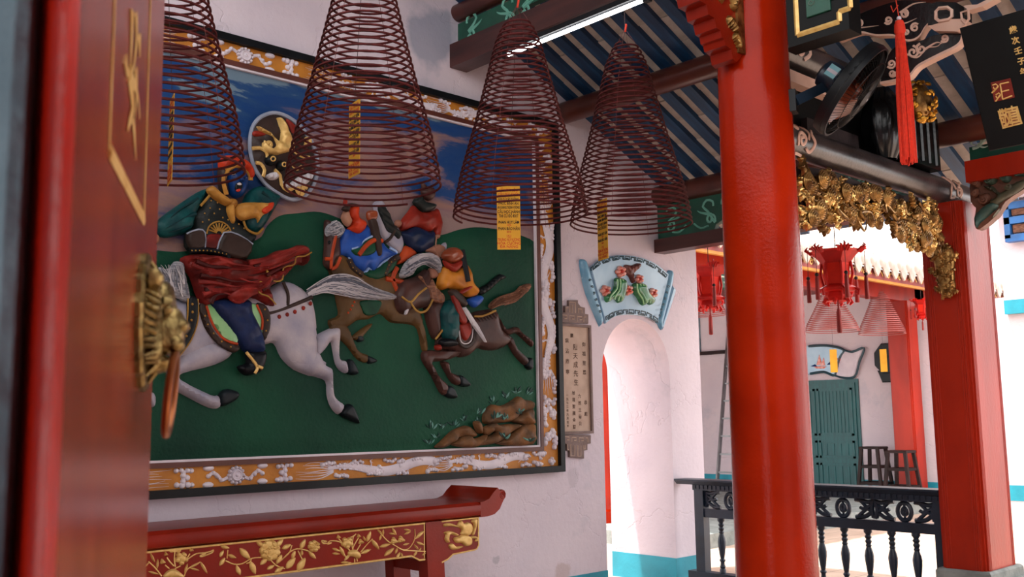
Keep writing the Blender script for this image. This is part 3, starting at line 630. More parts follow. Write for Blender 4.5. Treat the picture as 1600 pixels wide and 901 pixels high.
R(r4, 'hip_cloth', 'mural_blue', D_, [[(478, 312), (540, 288), (565, 315), (520, 362), (480, 335)]], .04, .04, .05)
R(r4, 'boot', 'boot', D_, [[(318, 545), (370, 528), (410, 545), (415, 575), (330, 580)]], .04, .03, .07)
R(r4, 'collar', 'mural_red', D_, [[(338, 92), (390, 112), (437, 90), (442, 130), (400, 162), (352, 132)]], .03, .03, .1)
R(r4, 'head', 'fan_blade', D_, [[(338, 60), (380, 22), (432, 28), (445, 90), (392, 112), (350, 92)]], .06, .05, .08, rough(.005, 60))
S(r4, 'quiver', 'boot', D_, [[(440, 35), (458, 130), (475, 215)]], 12, .12, sub=2)
R(r4, 'cloak_tip', 'mural_black', D_, [[(538, 255), (580, 230), (630, 188), (660, 172), (692, 190), (650, 215), (600, 262), (548, 292)]], .025, .03, .02, waves(.8, 1, 120, .004))
R(r4, 'sleeve', 'leather', D_, [[(365, 270), (410, 258), (472, 330), (452, 358), (400, 320)]], .03, .025, .1)
R(r4, 'belt', 'mural_red', D_, [[(375, 280), (392, 275), (440, 360), (470, 440), (430, 440)], [(430, 270), (500, 230), (505, 245), (445, 285)]], .02, .012, .105)
R(r4, 'sword_blade', 'mural_white', D_, [[(442, 362), (465, 358), (540, 470), (585, 558), (568, 556), (498, 460)]], .014, .012, .12, sub=1)
R(r4, 'grey_cloak_hair', 'hair_white', D_, [[(95, 170), (140, 90), (220, 52), (300, 70), (328, 110), (322, 170), (285, 130), (230, 118), (190, 140), (165, 178), (110, 195)]], .04, .04, .05, waves(.6, 1, 110, .006))
hair(r4, D_, [(140, 92), (220, 54), (300, 72), (328, 115)], [(110, 192), (185, 140), (235, 120), (320, 168)], 26, .093, seed=5)
R(r4, 'cloak_lining', 'mural_skin', D_, [[(255, 140), (290, 145), (312, 180), (285, 198), (262, 190)], [(235, 40), (300, 5), (345, 20), (340, 70), (310, 85), (280, 55)]], .02, .02, .04)
# ---------------- first (white) horse with the shouting rider
h1 = R(mural, 'white_horse_relief', 'horse_white', A_, [
    [(752, 165), (700, 127), (640, 118), (560, 160), (450, 190), (330, 190), (240, 200), (120, 190), (0, 60), (-110, -60), (-240, -40), (-320, 60), (-310, 110), (-240, 110), (-160, 90), (-90, 190), (-20, 330), (60, 430), (150, 480), (240, 470), (300, 440), (420, 430), (555, 415), (605, 408), (640, 475), (700, 530), (800, 562), (850, 500), (808, 470), (806, 400), (800, 300), (785, 220), (770, 190)],
    [(110, 510), (200, 420), (300, 388), (380, 400), (405, 460), (330, 508), (180, 548), (172, 580), (310, 650), (345, 655), (350, 708), (300, 710), (200, 660), (125, 615), (105, 560)],
    [(640, 470), (700, 470), (800, 440), (842, 505), (876, 530), (880, 600), (890, 660), (932, 698), (908, 742), (872, 705), (855, 650), (848, 585), (790, 562), (700, 532)],
    [(800, 380), (850, 345), (890, 332), (914, 345), (910, 420), (912, 480), (942, 492), (950, 545), (922, 540), (895, 505), (880, 430), (870, 400), (840, 440), (805, 465)],
    [(-120, 560), (-20, 480), (60, 470), (60, 540), (-20, 570), (-40, 610), (40, 640), (45, 700), (10, 705), (-80, 650)]], .07, .09, .016, rough(.003, 14), one=True)
R(h1, 'hoof', 'hoof', A_, [[(340, 650), (380, 622), (432, 638), (422, 672), (352, 706)], [(934, 700), (966, 698), (998, 776), (986, 782), (910, 744)], [(944, 490), (966, 487), (994, 550), (948, 550)]], .045, .025, .02)
R(h1, 'tail', 'hair_white', A_, [[(745, 182), (770, 150), (850, 100), (920, 82), (980, 95), (1060, 140), (1175, 183), (1165, 205), (1080, 208), (980, 200), (900, 175), (830, 170), (790, 172), (760, 192)]], .035, .035, .04, waves(.5, 1, 110, .006))
R(h1, 'mane', 'hair_white', A_, [[(-60, 40), (30, 85), (60, 50), (100, 60), (130, 25), (172, 30), (182, 80), (205, 190), (190, 215), (130, 190), (60, 160), (0, 130)]], .03, .03, .075, waves(.5, 1, 130, .006))
hair(h1, A_, [(748, 158), (850, 98), (920, 82), (985, 96), (1060, 140), (1175, 183)], [(758, 192), (830, 171), (900, 176), (980, 200), (1080, 208), (1168, 204)], 46, .082, seed=2)
hair(h1, A_, [(195, 200), (182, 110), (172, 40)], [(0, 130), (-30, 80), (-60, 40)], 40, .112, seed=3)
R(h1, 'ear', 'horse_white', A_, [[(-150, -60), (-140, -115), (-120, -60)]], .03, .02, .06)
dots(h1, 'eye', 'mural_black', A_, [(-205, 15)], 7, .085)
S(h1, 'bridle', 'leather', A_, [[(-265, 105), (-250, 30), (-262, -25)], [(-250, 40), (-190, 60), (-130, 30), (-120, -50)]], 5, .088)
S(h1, 'crupper_strap', 'leather', A_, [[(565, 270), (640, 248), (775, 192)], [(638, 122), (660, 175), (660, 232)]], 6, .085)
dots(h1, 'strap_tassel', 'mural_red', A_, [(620, 284), (657, 274), (693, 261), (733, 243), (766, 222)], 7, .09)
R(h1, 'breast_collar', 'mural_black', A_, [[(192, 195), (238, 200), (238, 300), (205, 395), (150, 470), (122, 440), (165, 380), (188, 300)]], .02, .015, .085)
S(h1, 'collar_edge', 'mural_yellow', A_, [[(238, 200), (238, 300), (205, 395), (150, 470)], [(192, 195), (188, 300), (165, 380), (122, 440)]], 2.5, .098)
dots(h1, 'stud', 'mural_yellow', A_, [(212, 225), (213, 262), (208, 300), (198, 338), (184, 375), (165, 410), (146, 440)], 4, .106)
R(h1, 'saddle_blanket', 'gourd_rib', A_, [[(275, 225), (520, 222), (560, 290), (548, 385), (450, 300), (425, 420), (370, 400), (310, 320)]], .02, .02, .08)
R(h1, 'saddle_border', 'leather', A_, [[(245, 235), (272, 228), (300, 320), (350, 390), (425, 415), (432, 440), (400, 452), (330, 410), (270, 330)], [(512, 224), (552, 226), (578, 270), (578, 340), (555, 395), (538, 365), (540, 300)]], .02, .015, .09)
S(h1, 'saddle_piping', 'mural_orangered', A_, [[(278, 232), (308, 320), (360, 388), (425, 412)], [(514, 228), (540, 290), (538, 345)]], 4, .105)
dots(h1, 'saddle_stud', 'mural_yellow', A_, [(272, 280), (285, 320), (312, 362), (350, 400), (392, 425), (552, 250), (565, 300), (558, 350)], 3, .112)
r1 = R(mural, 'shouting_rider_relief', 'armor', B_, [[(240, 370), (300, 290), (380, 330), (430, 430), (450, 440), (520, 500), (500, 550), (470, 605), (350, 595), (200, 575), (188, 495), (220, 470), (212, 420)]], .07, .08, .03)
R(r1, 'trousers', 'trouser_blue', A_, [[(305, 205), (480, 200), (502, 260), (540, 340), (558, 400), (552, 452), (470, 450), (440, 410), (380, 330), (320, 260)]], .07, .07, .07, rough(.005, 40))
R(r1, 'boot', 'boot', A_, [[(470, 445), (555, 440), (562, 490), (540, 540), (500, 557), (460, 557), (428, 518), (470, 500)]], .05, .04, .06)
S(r1, 'stirrup', 'gold_paint', A_, [[(465, 450), (515, 515), (505, 550)], [(515, 515), (542, 525)]], 5, .115)
def folds(u, v): return .02 * np.sin(62 * (v - .28 * u) + 2.6 * np.sin(7 * u + 1)) + .008 * np.sin(120 * (v - .35 * u) + 3 * np.sin(9 * u))
R(r1, 'skirt', 'skirt_red', B_, [[(172, 605), (250, 585), (350, 595), (480, 612), (560, 602), (620, 572), (680, 562), (732, 543), (772, 582), (755, 640), (705, 640), (640, 712), (585, 750), (608, 832), (560, 832), (500, 790), (440, 832), (370, 800), (285, 835), (250, 800), (215, 700), (180, 650)]], .09, .07, .06, folds)
R(r1, 'skirt_fold', 'skirt_red2', B_, [[(480, 620), (560, 605), (640, 575), (735, 548), (765, 580), (700, 600), (620, 640), (540, 660)], [(220, 610), (330, 600), (420, 640), (520, 650), (440, 680), (330, 650)], [(380, 790), (440, 740), (520, 740), (590, 690), (560, 760), (500, 785), (440, 825)]], .03, .03, .135, folds)
S(r1, 'skirt_hem', 'mural_yellow', B_, [[(772, 582), (740, 600), (700, 605), (690, 640), (640, 655), (635, 710), (590, 715), (560, 660), (570, 730), (530, 720), (525, 770), (570, 790), (605, 828)]], 2.4, .15, sub=3)
for m_, LL in (('skirt_dark', [[(230, 625), (300, 650), (380, 655), (470, 690), (560, 680)], [(250, 690), (330, 700), (420, 720), (520, 710)], [(270, 760), (340, 750), (420, 770)], [(500, 650), (580, 630), (660, 590), (740, 570)], [(560, 690), (620, 660), (690, 625)], [(300, 820), (330, 780), (400, 780)], [(540, 760), (580, 720), (620, 690)]]), ('skirt_red2', [[(210, 640), (290, 670), (380, 680), (480, 720), (560, 720)], [(240, 720), (320, 725), (420, 745), (500, 740)], [(480, 635), (570, 615), (650, 580), (730, 556)], [(530, 660), (600, 650), (700, 610)], [(260, 780), (330, 765), (430, 795)], [(330, 610), (420, 640), (510, 650)]])):
    S(r1, 'fold', m_, B_, LL, 8, .15, True)  # dark and bright strokes stand in for shading on the folds
S(r1, 'sleeve_fold', 'teal_dark', B_, [[(240, 330), (170, 370), (110, 420)], [(230, 400), (160, 430), (90, 470)], [(210, 450), (150, 475), (100, 490)], [(540, 300), (580, 340), (570, 400)], [(590, 320), (580, 390), (540, 440)]], 6, .1, True)  # darker strokes stand in for shade in the sleeve creases
R(r1, 'belt_plate', 'leather', B_, [[(185, 495), (240, 475), (272, 490), (272, 562), (205, 568)], [(360, 490), (430, 500), (497, 545), (470, 612), (400, 606), (328, 572)]], .03, .02, .09, sub=2)
S(r1, 'plate_trim', 'shield_rim', B_, [[(185, 495), (240, 475), (272, 490), (272, 562)], [(328, 572), (360, 490), (430, 500), (497, 545)]], 2.6, .11, sub=2)
R(r1, 'waist_cloth', 'skirt_red', B_, [[(280, 500), (352, 500), (330, 565), (272, 562)]], .02, .015, .09)
S(r1, 'belt', 'boot', B_, [[(200, 575), (280, 572), (370, 592), (380, 610)]], 9, .11, sub=3)
dots(r1, 'belt_stud', 'mural_yellow', B_, [(x, 574 + max(0, x - 290) * .2) for x in range(210, 375, 18)], 2.4, .126)
S(r1, 'fan_crest', 'mural_yellow', B_, [[(280, 495), (288, 465), (310, 445), (337, 438), (365, 447), (386, 468), (395, 495)]] + [[(337 + 12 * math.cos(t), 495 - 12 * math.sin(t)), (337 + 50 * math.cos(t), 495 - 50 * math.sin(t))] for t in [.3 + .31 * k for k in range(9)]], 2.4, .106, sub=2)
dots(r1, 'armor_stud', 'mural_yellow', B_, [(270, 400), (295, 375), (315, 400), (340, 380), (355, 420), (290, 430), (260, 440), (380, 430), (430, 450), (455, 470), (330, 350), (300, 340), (405, 470), (250, 480)], 2.6, .1)
R(r1, 'sleeve', 'teal_sleeve', B_, [[(292, 288), (240, 300), (150, 360), (80, 410), (42, 450), (48, 492), (90, 512), (150, 502), (212, 476), (240, 390)], [(470, 310), (540, 268), (600, 300), (632, 322), (600, 385), (560, 452), (520, 492), (470, 470), (450, 400)]], .06, .06, .045, rough(.006, 34))
R(r1, 'hand', 'mural_skin', B_, [circ(40, 520, 20, 8, 26)], .03, .02, .04)
S(r1, 'armor_trim', 'mural_yellow', B_, [[(250, 365), (290, 320), (300, 300)], [(452, 435), (470, 475), (515, 495), (545, 470)]], 4, .1)
R(r1, 'hood', 'leather', B_, [[(340, 190), (372, 195), (380, 260), (385, 315), (355, 305), (340, 265)]], .05, .03, .06)
R(r1, 'face', 'face_blue', B_, [[(383, 205), (430, 188), (474, 212), (478, 260), (462, 308), (432, 326), (402, 312), (382, 270)]], .07, .05, .06)
R(r1, 'nose', 'face_blue', B_, [[(436, 222), (446, 222), (458, 246), (446, 252), (434, 246)]], .025, .015, .12)
R(r1, 'mouth', 'mural_black', B_, [[(414, 268), (432, 250), (448, 260), (446, 284), (430, 300), (416, 292)]], .01, .008, .126)
R(r1, 'teeth', 'mural_white', B_, [[(422, 262), (432, 254), (444, 262), (440, 268), (428, 268)]], .008, .005, .132)
R(r1, 'tongue', 'petal_core', B_, [[(418, 290), (430, 284), (440, 288), (432, 298), (422, 297)]], .008, .005, .132)
R(r1, 'eye', 'mural_white', B_, [circ(406, 214, 9, 8, 5), circ(459, 234, 9, 8, 5)], .012, .006, .116)
dots(r1, 'pupil', 'mural_black', B_, [(407, 213), (458, 234)], 2.6, .131)
S(r1, 'eyebrow', 'mural_black', B_, [[(388, 204), (405, 202), (420, 212)], [(446, 222), (460, 220), (472, 228)]], 2.4, .124)
S(r1, 'hood_trim', 'scarf', B_, [[(372, 312), (360, 250), (372, 205), (408, 176), (452, 184), (482, 222), (486, 245)]], 8, .1)
R(r1, 'turban', 'turban', B_, [[(345, 182), (345, 150), (380, 124), (430, 130), (475, 150), (506, 190), (508, 226), (484, 238), (470, 205), (430, 182), (395, 176), (360, 195)]], .06, .05, .08, rough(.006, 40))
R(r1, 'scarf', 'scarf', B_, [[(283, 292), (310, 268), (350, 300), (392, 330), (402, 356), (370, 362), (320, 332)], [(384, 352), (412, 360), (416, 436), (400, 441), (378, 392)], [(418, 362), (480, 345), (560, 348), (596, 350), (590, 380), (545, 412), (520, 447), (512, 420), (450, 432), (420, 402)], circ(405, 352, 24, 10)], .045, .035, .095, rough(.006, 45))
R(r1, 'scarf_lining', 'turban', B_, [[(540, 382), (578, 350), (597, 350), (590, 378), (558, 402)]], .02, .015, .13)
# lion-faced shield held up by the rider
rimp = [(490, 92), (560, 84), (640, 110), (740, 180), (830, 300), (878, 430), (880, 540), (850, 640), (790, 722), (710, 757), (640, 745), (560, 700), (480, 640), (400, 530), (365, 420), (354, 310), (372, 200), (420, 130)]
shd = R(r1.parent, 'lion_shield_relief', 'shield_dark', E_, [rimp], .06, .12, .03, rough(.004, 50))
b = MB(); b.tube([MF.p(u, v, .045) for u, v in catmull(T(E_, rimp, .045), 3)], .014, 8, True, up=(1, 0, 0)); b.build('rim', 'shield_rim', shd)
R(shd, 'gilded_brow', 'gold_paint', E_, [[(420, 180), (510, 225), (590, 300), (585, 180), (575, 115), (620, 130), (670, 240), (692, 290), (705, 360), (640, 395), (560, 412), (490, 402), (452, 350), (465, 305), (530, 352), (558, 330), (530, 270), (450, 225)]], .05, .03, .075, rough(.006, 60))
R(shd, 'red_patch', 'mural_red', E_, [[(392, 218), (470, 235), (545, 290), (556, 345), (520, 350), (545, 310), (500, 270), (385, 260)], [(640, 125), (700, 165), (720, 210), (690, 270), (660, 210)]], .02, .02, .07)
R(shd, 'bulging_eye', 'mural_black', E_, [circ(527, 448, 45, 12), circ(607, 490, 42, 12)], .05, .04, .085)
S(shd, 'eye_ring', 'gold_paint', E_, [circ(535, 440, 18, 12) + [(553, 440)], circ(622, 484, 16, 12) + [(638, 484)]], 2.2, .135, sub=1)
R(shd, 'fangs', 'mural_white', E_, [[(600, 600), (650, 640), (720, 585), (790, 560), (832, 535), (846, 590), (770, 655), (670, 672), (620, 655)], [(482, 572), (545, 540), (582, 565), (570, 598), (520, 602)]], .035, .02, .08, waves(1, 0, 220, .008))
S(shd, 'gilded_curl', 'gold_paint', E_, [[(370, 360), (430, 355), (480, 385), (490, 430)], [(545, 525), (590, 570), (600, 640), (650, 690), (730, 650), (800, 670)], spiral(740, 690, 6, 40, 1.3, 0, 10), [(400, 470), (440, 480), (468, 530), (455, 580)], [(680, 480), (720, 520), (760, 500)], [(700, 380), (760, 420), (820, 430)], spiral(800, 300, 5, 34, 1.2, 1, 10), spiral(500, 325, 6, 32, 1.3, 2, 10)], 6, .095, sub=2)
# ---------------- rocks and plants
rk = R(mural, 'rock_relief', 'rock', G_, [[(700, 370), (720, 310), (780, 250), (870, 260), (960, 220), (1030, 172), (1080, 200), (1155, 220), (1155, 300), (1050, 330), (1000, 400), (900, 420), (780, 430), (710, 430)], [(250, 652), (300, 600), (370, 530), (420, 490), (520, 450), (580, 460), (640, 530), (600, 560), (480, 560), (420, 610), (340, 655)]], .05, .03, .014, rough(.009, 34), one=True)
R(rk, 'boulder', 'rock', G_, [[(830, 622), (900, 570), (1000, 500), (1060, 450), (1165, 430), (1165, 628)], [(960, 402), (1050, 340), (1165, 290), (1165, 440), (1060, 432)], [(690, 480), (800, 420), (850, 440), (980, 430), (1060, 445), (950, 520), (830, 612), (640, 632), (700, 570), (820, 510)]], .05, .03, .03, rough(.009, 40))
R(rk, 'boulder', 'rock', G_, [[(610, 420), (650, 403), (684, 440), (682, 522), (640, 505)], [(400, 625), (480, 570), (570, 538), (620, 570), (740, 530), (650, 645), (500, 650)], [(690, 470), (760, 450), (795, 480), (750, 540), (700, 520)]], .045, .025, .04, rough(.008, 50))
def leaf_poly(x, y, L, a, wd=.28):
    c, s_ = math.cos(a), math.sin(a); return [(x + L * (t * c - k * s_), y - L * (t * s_ + k * c)) for t, k in ((0, 0), (.35, wd / 2), (.7, wd * .4), (1, 0), (.7, -wd * .4), (.35, -wd / 2))]
for i, (x, y) in enumerate([(200, 470), (290, 470), (420, 450), (515, 395), (655, 350), (790, 230), (890, 185), (1000, 140), (900, 390), (1030, 330), (1115, 600), (890, 570), (380, 630), (185, 620), (255, 560), (640, 430), (1110, 150), (800, 380)]):
    b = MB(); c = MB(); hh = .03 if x > 650 and y > 250 else .016
    if hh > .02: hh = .085
    for k in range(7):
        a = PI / 2 + rng.uniform(-1.1, 1.1); L = rng.uniform(40, 75); q = leaf_poly(x + rng.uniform(-22, 22), y + rng.uniform(-15, 15), L, a, .25)
        (b if k % 3 else c).puff(clip(T(G_, q, hh)), MF, .008, .006, hh, sharp=True, grid=.02)
    pl = b.build('plant_relief', 'leaf_dark', mural); c.build('pale_leaf', 'leaf_pale', pl)
# ---------------- frame: white line, brown strip, ochre boards, black outer rails
def ringbox(y0, y1, z0, z1, t, x0, x1, name, m, par, tz=None):
    out = []
    for lo, hi in (((x0, y0, z0), (x1, y1, z0 + t)), ((x0, y0, z1 - t), (x1, y1, z1)), ((x0, y0, z0 + t), (x1, y0 + t, z1 - t)), ((x0, y1 - t, z0 + t), (x1, y1, z1 - t))):
        out.append(MB().box(lo, hi).build(name, m, par, smooth=False))
    return out
ringbox(IY0 - .013, IY1 + .013, IZ0 - .013, IZ1 + .013, .013, 0, MX + .022, 'white_fillet', 'plaster_white', mural)
ringbox(IY0 - .043, IY1 + .043, IZ0 - .043, IZ1 + .043, .03, 0, MX + .03, 'brown_fillet', 'brown_trim', mural)
FT = .046
bt = (IZ0 - .043) - (MZ0 + FT); by = (MY1 - FT) - (IY1 + .043)
boards = {}
boards['bottom'] = MB().box((0, MY0 + FT, MZ0 + FT), (MX + .01, MY1 - FT, IZ0 - .043)).build('border_board', 'ochre', mural, smooth=False)
boards['top'] = MB().box((0, MY0 + FT, IZ1 + .043), (MX + .01, MY1 - FT, MZ1 - FT)).build('border_board', 'ochre', mural, smooth=False)
boards['right'] = MB().box((0, IY1 + .043, IZ0 - .043), (MX + .01, MY1 - FT, IZ1 + .043)).build('border_board', 'ochre', mural, smooth=False)
boards['left'] = MB().box((0, MY0 + FT, IZ0 - .043), (MX + .01, IY0 - .043, IZ1 + .043)).build('border_board', 'ochre', mural, smooth=False)
for o in ringbox(MY0, MY1, MZ0, MZ1, FT, 0, MX + .045, 'frame_rail', 'black_frame', mural): pass
BF = Frame((MX + .01, 0, 0), (0, 1, 0), (0, 0, 1), (1, 0, 0))
class Strip:
    """border strip: s along, t across 0..1"""
    def __init__(s, kind): s.k = kind
    def __call__(s, a, t):
        if s.k == 'bottom': return (a, MZ0 + FT + bt * t)
        if s.k == 'top': return (a, MZ1 - FT - bt * t)
        if s.k == 'right': return (MY1 - FT - by * t, a)
        return (MY0 + FT + by * t, a)
    def W(s): return bt if s.k in ('bottom', 'top') else by
def cloud(st, a, t, sc=1., seed=0, n=5):
    q = random.Random(seed); b = MB(); W = st.W()
    pts = [(a, t)]
    for k in range(n):
        x, y = pts[-1]; pts.append((x + sc * W * q.uniform(.1, .22) * q.choice((-1, 1, 1)), min(.84, max(.16, y + q.uniform(-.35, .35)))))
    for (x, y) in pts:
        u, v = st(x, y); r = W * q.uniform(.1, .17) * sc; b.puff(circ(u, v, r, 10), BF, .022, r * .8, 0, sharp=True)
    for (x0, y0), (x1, y1) in zip(pts, pts[1:]):
        b.stroke([st(x0, y0), st(x1, y1)], BF, W * .09 * sc, .004, 6, 1, False)
    return b.build('cloud_ornament', 'plaster_white', boards[st.k])
def rosette(st, a):
    b = MB(); W = st.W(); u, v = st(a, .5); b.puff(circ(u, v, W * .33, 20), BF, .02, W * .15, 0, sharp=True)
    for k in range(12): b.puff(circ(u + W * .38 * math.cos(k * PI / 6), v + W * .38 * math.sin(k * PI / 6), W * .1, 8), BF, .022, W * .09, 0, sharp=True)
    b.tube([BF.p(*p, .02) for p in circ(u, v, W * .24, 18)], .005, 6, True); b.ball(BF.p(u, v, .016), W * .1, 10, 6)
    for sg in (1, -1):
        b.stroke([st(a + sg * W * .45, .4), st(a + sg * W * .75, .3), st(a + sg * W * 1.0, .55), st(a + sg * W * 1.25, .65), st(a + sg * W * 1.45, .5)], BF, W * .09, .004, 6, 4, False)
        for s_, t_ in ((.78, .3), (1.0, .5), (1.2, .66), (1.45, .52)): u2, v2 = st(a + sg * W * s_, t_); b.puff(circ(u2, v2, W * .12, 8), BF, .02, W * .1, 0, sharp=True)
    return b.build('sun_ornament', 'plaster_white', boards[st.k])
def bracket(st, a, sg=1):
    b = MB(); W = st.W()
    for s_, t_, r in ((-.35, .85, .13), (-.1, .86, .12), (.2, .84, .13), (.4, .82, .13), (0, .6, .14), (.2, .5, .15), (0, .35, .13), (-.3, .18, .14), (-.05, .14, .15), (.25, .16, .16), (.45, .15, .12)):
        u, v = st(a + sg * s_ * W, t_); b.puff(circ(u, v, W * r, 10), BF, .02, W * r * .8, 0, sharp=True)
    b.stroke([st(a + sg * W * .0, .85), st(a + sg * W * .02, .5), st(a, .15)], BF, W * .12, .004, 6, 3, False)
    return b.build('cloud_ornament', 'plaster_white', boards[st.k])
def dragon(st, a, L, sg=1, seed=0):
    """tail streamers at a, body winding to a head at a+sg*L"""
    q = random.Random(seed); b = MB(); W = st.W(); n = 40; P = []
    for i in range(n + 1):
        t = i / n; P.append((a + sg * L * (.16 + .84 * t), .5 + .28 * math.sin(t * 2.6 * PI + .6) * (.5 + .5 * t)))
    b.tube([BF.p(*st(*p), .006) for p in P], [W * (.08 + .2 * math.sin(min(1, i / n * 1.15) * PI * .62)) for i in range(n + 1)], 8, up=(1, 0, 0), flat=.3)
    for i in range(4, n):          # scales
        x, y = P[i]
        for k in (-1, 0, 1): u, v = st(x + (i % 2) * .01, y + k * .13); b.ball(BF.p(u, v, W * .075), W * .07, 6, 4, (.6, 1, 1))
    for i in range(3, n - 2, 2):   # back fins
        x, y = P[i]; dx, dy = P[i + 1][0] - P[i - 1][0], (P[i + 1][1] - P[i - 1][1]) * W; l = math.hypot(dx, dy); nx, ny = -dy / l * sg, dx / l * sg
        b.stroke([st(x, y), st(x + (nx * .22 - sg * .06) * W, y + ny * .26)], BF, W * .035, .01, 5, 1)
    for k in range(7):             # streaming tail
        y = .12 + .76 * k / 6; b.stroke([st(a + sg * L * .2, .5 + (y - .5) * .3), st(a + sg * L * .12, y), st(a + sg * L * .04, y + q.uniform(-.06, .06)), st(a - sg * L * q.uniform(.0, .08), y + q.uniform(-.05, .05))], BF, W * .035, .004, 5, 3)
    hx, hy = P[-1]
    for s_, t_, r in ((0, 0, .2), (.14, .05, .16), (.3, .08, .12), (.42, .02, .08), (.05, -.15, .12), (.2, -.14, .1)):
        u, v = st(hx + sg * s_ * W, min(.85, max(.15, hy + t_))); b.puff(circ(u, v, W * r, 10), BF, .026, W * r * .8, .002, sharp=True)
    for k in range(4): b.stroke([st(hx, hy), st(hx - sg * W * .3, hy + .12 * (k - 1.5)), st(hx - sg * W * .55, min(.95, max(.05, hy + .22 * (k - 1.5))))], BF, W * .05, .01, 5, 3)
    for t in (.35, .72):           # legs with claws
        x, y = P[int(t * n)]; y2 = .12 if y > .5 else .88; b.stroke([st(x, y), st(x + sg * W * .25, (y + y2) / 2), st(x + sg * W * .15, y2)], BF, W * .08, .008, 6, 3)
        for c in (-.12, 0, .12): b.stroke([st(x + sg * W * .15, y2), st(x + sg * W * (.25 + abs(c)), y2 + c)], BF, W * .03, .008, 5, 1)
    return b.build('dragon_ornament', 'plaster_white', boards[st.k])
RO = 2.804
def fill_clouds(kd, a0, a1, seed):
    q = random.Random(seed); st = Strip(kd); a = a0; i = 0
    while a < a1:
        b = MB(); W = st.W(); t = .14 if i % 2 else .86
        for k in range(5):
            u, v = st(a + (k - 2) * W * .17, min(.9, max(.1, t + q.uniform(-.06, .1) * (1 if i % 2 else -1)))); r = W * q.uniform(.09, .15); b.puff(circ(u, v, r, 9), BF, .02, r * .8, 0, sharp=True)
        b.build('cloud_ornament', 'plaster_white', boards[kd]); a += W * q.uniform(.75, 1.1); i += 1
for kd in ('bottom', 'top'):
    st = Strip(kd); sd = 0 if kd == 'bottom' else 100
    rosette(st, RO); bracket(st, RO - .32, 1); bracket(st, RO + .32, -1)
    for i, (x, t) in enumerate(((-.17, .9), (.17, .9), (-.17, .1), (.17, .12))): u, v = st(RO + x, t); MB().puff(circ(u, v, .034, 12, .018), BF, .02, .02, 0, sharp=True).build('cloud_ornament', 'plaster_white', boards[kd])
    dragon(st, RO + .46, 1.0, 1, 1 + sd); cloud(st, RO + .98, .3, 1, 3 + sd, 4); cloud(st, RO + 1.2, .8, .9, 4 + sd, 4)
    dragon(st, RO + 1.45, .85, 1, 2 + sd)
    for i, x in enumerate((1.72, 2.05, 2.4, 2.5, 2.58)): cloud(st, RO + x, .3 + .4 * (i % 2), 1, 10 + i + sd, 5)
    dragon(st, RO - .46, 1.0, -1, 5 + sd)
    for i, x in enumerate((1.5, 1.75, 2.0, 2.25, 2.5)): cloud(st, RO - x, .4, 1, 20 + i + sd, 5)
for kd in ('right', 'left'):
    st = Strip(kd); z0, z1 = IZ0, IZ1
    for i in range(7): cloud(st, z0 - .02 + .055 * i, .25 + .5 * (i % 2), .9, 40 + i, 4)
    dragon(st, z0 + .42, .72, 1, 7); dragon(st, z0 + 1.62, -.6, -1 * -1, 8) if False else dragon(st, z0 + 1.95, .72, -1, 8)
    for i, z in enumerate((.5, .8, 1.1, 1.35, 1.7, 2.0, 2.1, 2.2, 2.28)): cloud(st, z0 + z, .2 if i % 2 else .8, .9, 60 + i, 4)
for kd_ in ('bottom', 'top'): fill_clouds(kd_, RO + .62, IY1 + .1, 5 if kd_ == 'top' else 6); fill_clouds(kd_, .5, RO - .62, 7)
fill_clouds('right', IZ0 + .3, IZ1 - .1, 8); fill_clouds('left', IZ0 + .3, IZ1 - .1, 9)
# ================================================================ WRITING
def text(s, fr, u, v, size, m, parent, name='lettering', h=.001, align='CENTER', sx=1., bold=0.):
    c = bpy.data.curves.new(name, 'FONT'); c.body = s; c.size = size; c.align_x = align; c.align_y = 'CENTER'; c.extrude = .0006; c.offset = bold; c.resolution_u = 2
    o = bpy.data.objects.new(name, c); COL.objects.link(o)
    dg = bpy.context.evaluated_depsgraph_get(); me = bpy.data.meshes.new_from_object(o.evaluated_get(dg)); bpy.data.objects.remove(o); bpy.data.curves.remove(c)
    for w_ in me.vertices: p = fr.p(u + w_.co.x * sx, v + w_.co.y, h + w_.co.z); w_.co = Vector(p)
    me.materials.clear(); me.materials.append(M(m)); me.update()
    o = bpy.data.objects.new(name, me); COL.objects.link(o)
    if parent: setpar(o, parent)
    return o
# ================================================================ ALTAR TABLE
TY0, TY1 = 1.18, 4.425; TX0, TX1 = .09, .55; TZ = .893
tb = thing('altar_table', 'long red altar table with gilded carved apron and upturned scroll end', 'table', ((TX0 + TX1) / 2, 2.8, 0))
TF = Frame((TX1, 0, 0), (0, 1, 0), (0, 0, 1), (1, 0, 0))
